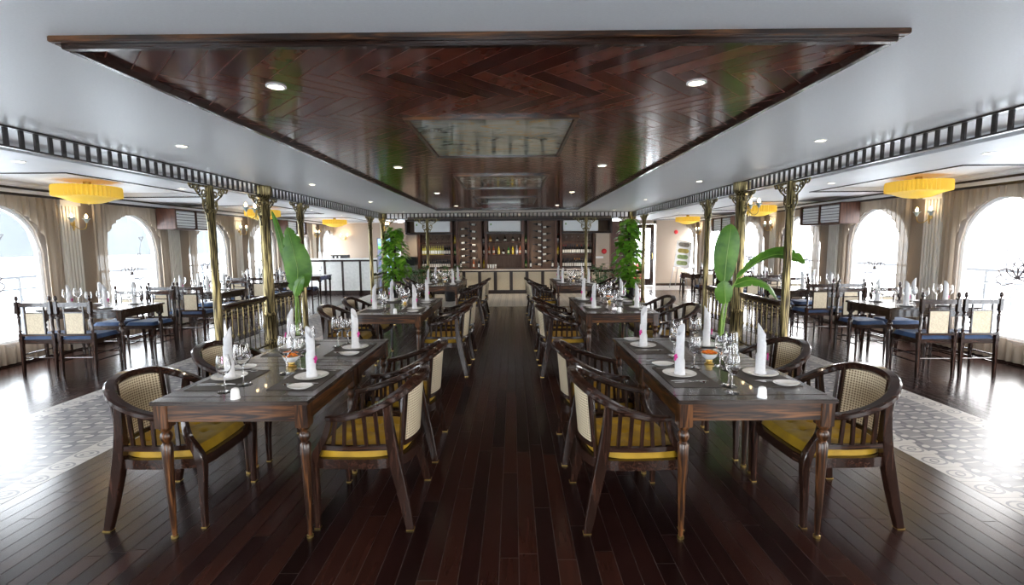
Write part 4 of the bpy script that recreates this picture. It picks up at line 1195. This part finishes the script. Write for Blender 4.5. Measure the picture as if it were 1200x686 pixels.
# till / coffee machine, drinks cooler
t = empty('coffee_machine', (-3.32, 14.75, 0))
b = MB(); b.box(-.32, .32, -.25, .25, .0, .80); b.build('base_cabinet', 'grey', t, .01)
b = MB(); b.box(-.30, .30, -.22, .22, .80, .95); b.build('drip_body', 'grey', t, .02)
b = MB(); b.box(-.31, .31, -.23, .23, .95, 1.22); b.build('hood', 'black', t, .03)
tag(t, 'grey and black coffee machine at the end of the back bar', 'coffee machine')
M['screen_hill'] = None
m = emis('header_picture', (.2, .5, .2), .9)
tc = nd(m, 'ShaderNodeTexCoord'); sp = nd(m, 'ShaderNodeSeparateXYZ'); nn = nd(m, 'ShaderNodeTexNoise'); nn.inputs['Scale'].default_value = 3
ad = nd(m, 'ShaderNodeMath', operation='MULTIPLY_ADD'); lk(m, tc.outputs['Generated'], sp.inputs[0]); lk(m, tc.outputs['Generated'], nn.inputs['Vector'])
lk(m, nn.outputs['Fac'], ad.inputs[0]); ad.inputs[1].default_value = .6; lk(m, sp.outputs[2], ad.inputs[2])
cc = ramp(m, ad.outputs[0], [(.3, (.05, .30, .04)), (.62, (.25, .55, .08)), (.7, (.1, .3, .6)), (1., (.35, .6, .9))])
p = m.node_tree.nodes['Principled BSDF']; lk(m, cc, p.inputs['Emission Color']); lk(m, cc, p.inputs['Base Color']); M['picture'] = m
M['cool_light'] = emis('cooler_light', (.5, .6, 1.), 1.0)
t = empty('drinks_cooler', (-4.02, 15.4, 0))
b = MB(); b.box(-.31, -.27, -.3, .3, 0, 1.82); b.box(.27, .31, -.3, .3, 0, 1.82); b.box(-.31, .31, .26, .3, 0, 1.82); b.box(-.31, .31, -.3, .3, 0, .12); b.box(-.31, .31, -.3, .3, 1.78, 1.82); b.build('cabinet', 'grey', t)
b = MB(); b.box(-.27, .27, -.31, -.28, 1.45, 1.78); b.build('lit_header', 'picture', t)
b = MB(); b.box(-.27, .27, .22, .25, .12, 1.45); b.build('lit_back', 'cool_light', t)
for z in (.42, .72, 1.02, 1.25): b = MB(); b.box(-.27, .27, -.2, .22, z, z + .015); b.build('shelf', 'white_plastic', t)
b = MB(); b.box(-.27, .27, -.305, -.295, .12, 1.45); b.build('glass_door', 'glass', t)
tag(t, 'upright glass-door drinks cooler with a landscape header behind the climbing plant', 'drinks cooler')
b = MB(); b.lathe([(0, 0), (.03, 0), (.03, .13), (.012, .16), (.012, .19), (0, .19)], 10)
dm = mat('blue_drink', (.05, .1, .6), .2); dm2 = mat('pale_drink', (.6, .6, .8), .2)
D1 = Proto(b.build('drink_bottle', dm)); b = MB(); b.lathe([(0, 0), (.03, 0), (.03, .11), (0, .12)], 10); D2 = Proto(b.build('drink_can', dm2))
for k, z in enumerate((.122, .436, .736, 1.036)):
    for i in range(6):
        (D1 if (k + i) % 3 else D2).put((-4.22 + i * .078, 15.25, z), 0, 'small %s on the %s shelf of the drinks cooler' % ('blue drink bottle' if (k + i) % 3 else 'pale drink can', ['bottom', 'second', 'third', 'fourth'][k]), 'drink', ('drink bottles' if (k + i) % 3 else 'drink cans') + ' on the %s shelf of the cooler' % ['bottom', 'second', 'third', 'fourth'][k])

# white buffet counter at the end
t = empty('buffet_counter', (0, 15.35, 0))
b = MB(); b.box(-6.70, -4.40, .03, .6, .0, 1.12); b.build('carcass', 'black_wood', t)
b = MB(); b.box(-6.72, -4.36, -.03, .65, 1.12, 1.17); b.build('worktop', 'porcelain', t, .005)
xs = [-6.70 + .575 * i for i in range(5)]
for i in range(4):
    b = MB(); b.box(xs[i] + .035, xs[i + 1] - .035, .01, .035, .12, 1.06); b.build('embossed_panel', 'stone_panel', t)
b = MB()
for x in xs: b.box(x - .035, x + .035, .005, .04, 0, 1.12)
b.box(xs[0], xs[-1], .005, .04, .0, .12); b.box(xs[0], xs[-1], .005, .04, 1.06, 1.12); b.build('face_frame', 'black_wood', t)
tag(t, 'white panelled buffet counter with dark stiles under the far sconce', 'counter')
for i in range(5):
    CUP.put((-6.25 + i * .13, 15.62, 1.171), 0, 'white cup on the white panelled counter', 'cup', 'cups on the white counter')
b = MB(); b.box(-.28, .28, -.13, .13, 0, .10); o = b.build('tray_caddy', 'black', bevel=.01); o.location = (-5.78, 15.85, 1.171); tag(o, 'dark serving caddy standing on the white panelled counter', 'caddy')

# fire bells, easel
b = MB(); b.lathe([(0, -.04), (.06, -.035), (.085, 0), (0, 0)], 20, axis='y'); o = b.build('fire_bell', 'red'); o.location = (2.95, 15.445, 1.33); tag(o, 'red round fire bell on the beige pier beside the red wine', 'fire bell')
b = MB(); b.lathe([(0, -.03), (.055, -.025), (.075, 0), (0, 0)], 20, axis='y'); o = b.build('mounted_fire_bell', 'red'); o.location = (6.0, 17.595, 1.98); tag(o, 'red fire bell high on the wall above the easel', 'fire bell')
b = MB(); b.box(2.68, 2.92, 15.42, 15.448, 1.10, 1.17); o = b.build('wall_sign', 'white_plastic'); tag(o, 'small white plate on the beige pier under the red bell', 'sign')
t = empty('easel', (5.95, 16.9, 0))
for dx in (-.42, .22): b = MB(); b.tube([(dx, -.12, 0), (dx * .12, 0, 1.62)], .012, 6); b.build('leg', 'grey', t)
b = MB(); b.tube([(-.05, .35, 0), (0, .03, 1.55)], .012, 6); b.build('leg', 'grey', t)
b = MB(); b.box(-.3, .3, -.10, -.07, .68, .70); b.build('ledge', 'grey', t)
tag(t, 'metal tripod easel holding a poster board beside the glass door', 'easel')
t = empty('poster_board', (5.95, 16.80, .72)); t.rotation_euler = (-.06, .12, 0)
b = MB(); b.box(-.27, .27, -.012, 0, 0, .92); b.build('board', 'white_plastic', t)
for k, cset in enumerate(((.35, .32, .28), (.55, .45, .1), (.35, .5, .2), (.4, .5, .2))):
    m = noisy('poster_picture_%d' % k, [(.35, tuple(c * .6 for c in cset)), (.65, cset)], (1, 1, 1), 9, 2, .5)
    b = MB(); z = .72 - k * .215; b.lathe([(0, -.0155), (.075, -.0155), (.075, -.012)], 16, (-.13, 0, z + .075), False, 'y'); b.box(-.13, .11, -.0155, -.012, z, z + .15); b.lathe([(0, -.0155), (.075, -.0155), (.075, -.012)], 16, (.11, 0, z + .075), False, 'y'); b.build('picture', m, t)
tag(t, 'white poster board with four rounded pictures resting on the easel', 'poster board')

# ------------------------------------------------------------------ plants
def leaf(b, base, d, L, w, droop, up=Vector((0, 0, 1)), heart=True):
    d = Vector(d).normalized(); sd = d.cross(up).normalized(); n = 5; mid = []; prf = [0, .75, 1., .72, .3, 0] if heart else [0, .5, .85, 1, .7, 0]
    vs = []; fs = []
    for i in range(n + 1):
        t = i / n; c = Vector(base) + d * L * t + Vector((0, 0, -droop * L * t * t)); q = prf[i] * w
        vs += [c - sd * q + Vector((0, 0, .12 * q)), c, c + sd * q + Vector((0, 0, .12 * q))]
    for i in range(n):
        a = i * 3; fs += [(a, a + 1, a + 4, a + 3), (a + 1, a + 2, a + 5, a + 4)]
    b.add(vs, fs, True)
def pothos(x, y, H, label, seed):
    t = empty('climbing_plant', (x, y, 0)); r = random.Random(seed)
    b = MB(); b.lathe([(0, 0), (.15, 0), (.2, .32), (.21, .36), (.19, .36), (.18, .32)], 20, caps=False); pt = b.build('pot', 'pot', t)
    b = MB(); b.lathe([(0, .31), (.18, .32)], 16, caps=False); b.build('soil', 'soil', pt)
    b = MB(); b.tube([(0, 0, .3), (0, 0, H - .1)], .035, 8, (0, 1, 0)); b.build('moss_pole', 'soil', t)
    b = MB()
    for k in range(430):
        f = (k + r.random()) / 430; z = .38 + (H - .38) * f
        a = r.random() * 2 * PI; spread = .06 + .44 * math.sin(PI * min(1, (1 - f) * .95 + .05)) ** .8 * (1.0 - .55 * f) * (.35 + .65 * r.random())
        bs = Vector((spread * math.cos(a), spread * math.sin(a), z))
        b.tube([(0.02 * math.cos(a), .02 * math.sin(a), z - .03), tuple(bs)], .003, 3, (0.3, .2, 1)) if k % 2 else None
        dv = Vector((math.cos(a + r.uniform(-.8, .8)), math.sin(a + r.uniform(-.8, .8)), r.uniform(-.9, .35)))
        s = r.uniform(.12, .24); leaf(b, bs, dv, s, s * .42, .35)
    o = b.build('foliage', 'leaf', t); o['kind'] = 'stuff'
    tag(t, label, 'plant', 'climbing plants on poles')
pothos(-3.32, 13.30, 2.08, 'leafy green climbing plant on a pole at the corner column, white-counter side', 4)
pothos(3.22, 13.25, 2.26, 'leafy green climbing plant on a pole at the corner column, easel side', 9)
def bushy(x, y, label, seed):
    t = empty('potted_plant', (x, y, 0)); r = random.Random(seed)
    b = MB(); b.lathe([(0, 0), (.14, 0), (.18, .34), (.17, .34), (.16, .30)], 18, caps=False); pt = b.build('pot', 'pot', t)
    b = MB(); b.lathe([(0, .3), (.16, .3)], 16, caps=False); b.build('soil', 'soil', pt)
    b = MB()
    for k in range(46):
        a = r.random() * 2 * PI; e = r.uniform(.9, 1.5); L = r.uniform(.25, .75)
        p0 = Vector((0.03 * math.cos(a), .03 * math.sin(a), .3)); p1 = p0 + Vector((math.cos(a) * math.cos(e), math.sin(a) * math.cos(e), math.sin(e))) * L
        b.tube([p0, p1], .005, 4, (.1, .2, 1)); leaf(b, p1, (math.cos(a), math.sin(a), .35), r.uniform(.14, .2), .055, .6, heart=False)
    o = b.build('foliage', 'leafdark', t); o['kind'] = 'stuff'
    tag(t, label, 'plant', 'dark leafy potted plants')
bushy(-2.52, 13.25, 'dark leafy plant in a pot by the end railing, white-counter side', 3)
bushy(-1.78, 13.25, 'dark leafy plant in a pot by the slim end column, white-counter side', 8)
bushy(2.42, 13.25, 'dark leafy plant in a pot by the end railing, easel side', 5)

def banana_leaf(b, P, w, tilt=0., tear=0, rnd=random.Random(1), nrm=None, g=18):
    """P midrib points, blade with a slight V and a few splits"""
    Q = cr(P, g // (len(P) - 1) + 1); N = len(Q); nv = Vector(nrm or (0, -1, 0)).normalized()
    prev = None; vs = []; fs = []
    for i, q in enumerate(Q):
        t = i / (N - 1); tg = (Q[min(i + 1, N - 1)] - Q[max(i - 1, 0)]).normalized(); sd = tg.cross(nv).normalized(); up = sd.cross(tg)
        ww = w * (math.sin(PI * min(1, (t + .03) ** .85)) ** .65) if t < .98 else .004
        if tear and rnd.random() < tear: ww *= .72
        vs += [q - sd * ww - up * ww * .22, q - sd * ww * .5 - up * ww * .05, q, q + sd * ww * .5 - up * ww * .05, q + sd * ww - up * ww * .22]
    for i in range(N - 1):
        for j in range(4): a = i * 5 + j; fs.append((a, a + 1, a + 6, a + 5))
    b.add(vs, fs, True)
def banana(x, y, leaves, label):
    t = empty('banana_plant', (x, y, 0))
    b = MB(); b.lathe([(0, 0), (.13, 0), (.165, .30), (.185, .34), (.185, .37), (.165, .37), (.155, .32)], 24, caps=False); pt = b.build('pot', 'pot', t)
    b = MB(); b.lathe([(0, .32), (.16, .33)], 16, caps=False); b.build('soil', 'soil', pt)
    rr_ = random.Random(6)
    for stem, blade, w, nrm, tear in leaves:
        b = MB(); S = cr(stem, 6); b.tube(S, .010, 6, (0, 1, 0), scl=[1.5 - .9 * i / (len(S) - 1) for i in range(len(S))]); s = b.build('stem', 'stem', t)
        b = MB(); banana_leaf(b, blade, w, tear=tear, rnd=rr_, nrm=nrm, g=30); b.cur = 1; Q = cr(blade, 6); b.tube([q - Vector(nrm or (0, -1, 0)) * -.004 for q in Q], .006, 5, (0, 1, .1), scl=[1 - .8 * i / (len(Q) - 1) for i in range(len(Q))])
        b.build('leaf_blade', ['banana', 'stem'], s)
    tag(t, label, 'plant', 'banana plants')
banana(2.72, 6.15, [
    ([(0, 0, .33), (.02, 0, .8), (.04, .02, 1.12)], [(.02, 0, 1.08), (.03, -.02, 1.4), (.06, -.02, 1.68), (.08, 0, 1.83)], .155, (-.1, -1, .1), 0),
    ([(.02, 0, .33), (.08, .02, .8), (.20, .03, 1.12)], [(.20, .03, 1.12), (.42, .02, 1.32), (.66, 0, 1.43), (.88, -.02, 1.40), (1.05, -.03, 1.30)], .125, (.2, -.75, -.9), .12),
    ([(-.02, .02, .33), (.03, .03, .8), (.16, .02, 1.05)], [(.16, .02, 1.03), (.36, -.02, 1.10), (.56, -.06, 1.02), (.68, -.08, .84)], .085, (.3, -.8, .8), .2),
    ([(-.02, -.02, .33), (-.0, -.03, .7), (.03, -.04, .82)], [(.03, -.04, .80), (.0, -.06, .98), (-.02, -.06, 1.10)], .12, (0, -1, .2), .1)],
    'banana plant with spreading broad leaves in a black pot, easel side')
banana(-2.82, 6.1, [
    ([(0, 0, .33), (.0, 0, .7), (-.0, 0, 1.0)], [(-.01, -.02, 1.0), (.06, -.05, 1.25), (.02, -.06, 1.55), (-.05, -.04, 1.84)], .17, (.15, -1, .05), .12),
    ([(.03, .01, .33), (.01, .02, .9), (-.05, .02, 1.2)], [(-.06, 0, 1.18), (-.12, -.02, 1.5), (-.18, -.02, 1.8), (-.26, 0, 2.05)], .045, (.3, -1, 0), 0),
    ([(-.02, -.02, .33), (-.0, -.03, .8), (.0, -.04, .98)], [(.0, -.05, .95), (.09, -.1, 1.12), (.17, -.12, 1.2)], .08, (0, -1, .6), .2)],
    'banana plant with one upright folded leaf in a black pot, white-counter side')

# ------------------------------------------------------------------ outside: water and misty hills
M['water'] = mat('lake_water', (.55, .62, .68), .35)
M['hill'] = noisy('misty_hill', [(.3, (.014, .020, .023)), (.7, (.026, .034, .037))], (1, 1, 1), .02, 4, .9)
b = MB(); b.add([(-900, -900, -3.5), (900, -900, -3.5), (900, 900, -3.5), (-900, 900, -3.5)], [(0, 1, 2, 3)]); struct('water_ground', b, 'water')
b = MB(); r = random.Random(4)
nx, nr = 70, 8; vs = []; fs = []
for i in range(nx + 1):
    th = math.radians(95 + 85 * i / nx); hgt = 26 + 16 * math.sin(i * .23 + 1) + 8 * math.sin(i * .61) + 3 * math.sin(i * 1.7)
    for j in range(nr + 1):
        f = j / nr; R_ = 380 + 180 * f; vs.append((R_ * math.cos(th), R_ * math.sin(th), -3.6 + hgt * math.sin(PI * f) * (1 + .1 * math.sin(i * 2.1 + j))))
for i in range(nx):
    for j in range(nr): a = i * (nr + 1) + j; fs.append((a, a + 1, a + nr + 2, a + nr + 1))
b.add(vs, fs, True); struct('hills', b, 'hill')

# ------------------------------------------------------------------ sky, daylight, camera
w = bpy.data.worlds.new('overcast_sky'); SC.world = w; w.use_nodes = True
nt = w.node_tree; bg = nt.nodes['Background']
tc = nt.nodes.new('ShaderNodeTexCoord'); sp = nt.nodes.new('ShaderNodeSeparateXYZ'); rp = nt.nodes.new('ShaderNodeValToRGB')
nt.links.new(tc.outputs['Generated'], sp.inputs[0])
mr = nt.nodes.new('ShaderNodeMapRange'); mr.inputs['From Min'].default_value = -1; nt.links.new(sp.outputs[0], mr.inputs[0]); nt.links.new(mr.outputs[0], rp.inputs[0])
rp.color_ramp.elements[0].color = (.86, .93, 1, 1); rp.color_ramp.elements[1].color = (1, .97, .95, 1)
nt.links.new(rp.outputs[0], bg.inputs[0]); bg.inputs[1].default_value = 9.0
for side, xw, sg in (('left', XL, -1), ('right', XR, 1)):
    for ws in WY:
        l = bpy.data.lights.new('window_portal', 'AREA'); l.shape = 'RECTANGLE'; l.size = WW; l.size_y = 1.95; l.cycles.is_portal = True
        o = bpy.data.objects.new('window_portal', l); C.objects.link(o); o.location = (xw + sg * .16, ws + WW / 2, 1.24)
        o.rotation_euler = (0, -sg * -PI / 2 if False else (PI / 2 if sg > 0 else -PI / 2), 0)
        o.rotation_euler = Vector((-sg, 0, 0)).to_track_quat('-Z', 'Y').to_euler()
        l.size, l.size_y = 1.95, WW
        o.rotation_euler = Matrix(((0, 0, sg), (0, 1, 0), (-sg, 0, 0))).to_euler()

for q in BW:
    l = bpy.data.lights.new('window_portal', 'AREA'); l.shape = 'RECTANGLE'; l.size = 1.75; l.size_y = 1.9; l.cycles.is_portal = True
    o = bpy.data.objects.new('window_portal', l); C.objects.link(o); o.location = (q + .875, YB - .16, 1.3); o.rotation_euler = (PI / 2, 0, PI)
    o.rotation_euler = Vector((0, 1, 0)).to_track_quat('-Z', 'Z').to_euler()
cam = bpy.data.cameras.new('camera'); co = bpy.data.objects.new('camera', cam); C.objects.link(co)
cam.sensor_width = 36; cam.lens = 555 / 1200 * 36; cam.clip_start = .05; cam.clip_end = 3000
Pt, Rl, Yw = math.radians(5.86), math.radians(.45), math.radians(.2)
co.matrix_world = Matrix.Translation((0, 0, 1.59)) @ Matrix.Rotation(Yw, 4, 'Z') @ Matrix.Rotation(PI / 2 - Pt, 4, 'X') @ Matrix.Rotation(-Rl, 4, 'Z')
SC.camera = co
SC.view_settings.view_transform = 'Standard'; SC.view_settings.look = 'None'; SC.view_settings.gamma = 1; SC.view_settings.use_curve_mapping = False
SC.view_settings.exposure = .88
SC.cycles.use_denoising = True
SC.cycles.max_bounces = 10; SC.cycles.transmission_bounces = 10; SC.cycles.transparent_max_bounces = 24; SC.cycles.diffuse_bounces = 5
SC.cycles.caustics_reflective = False; SC.cycles.caustics_refractive = False; SC.cycles.sample_clamp_indirect = 8
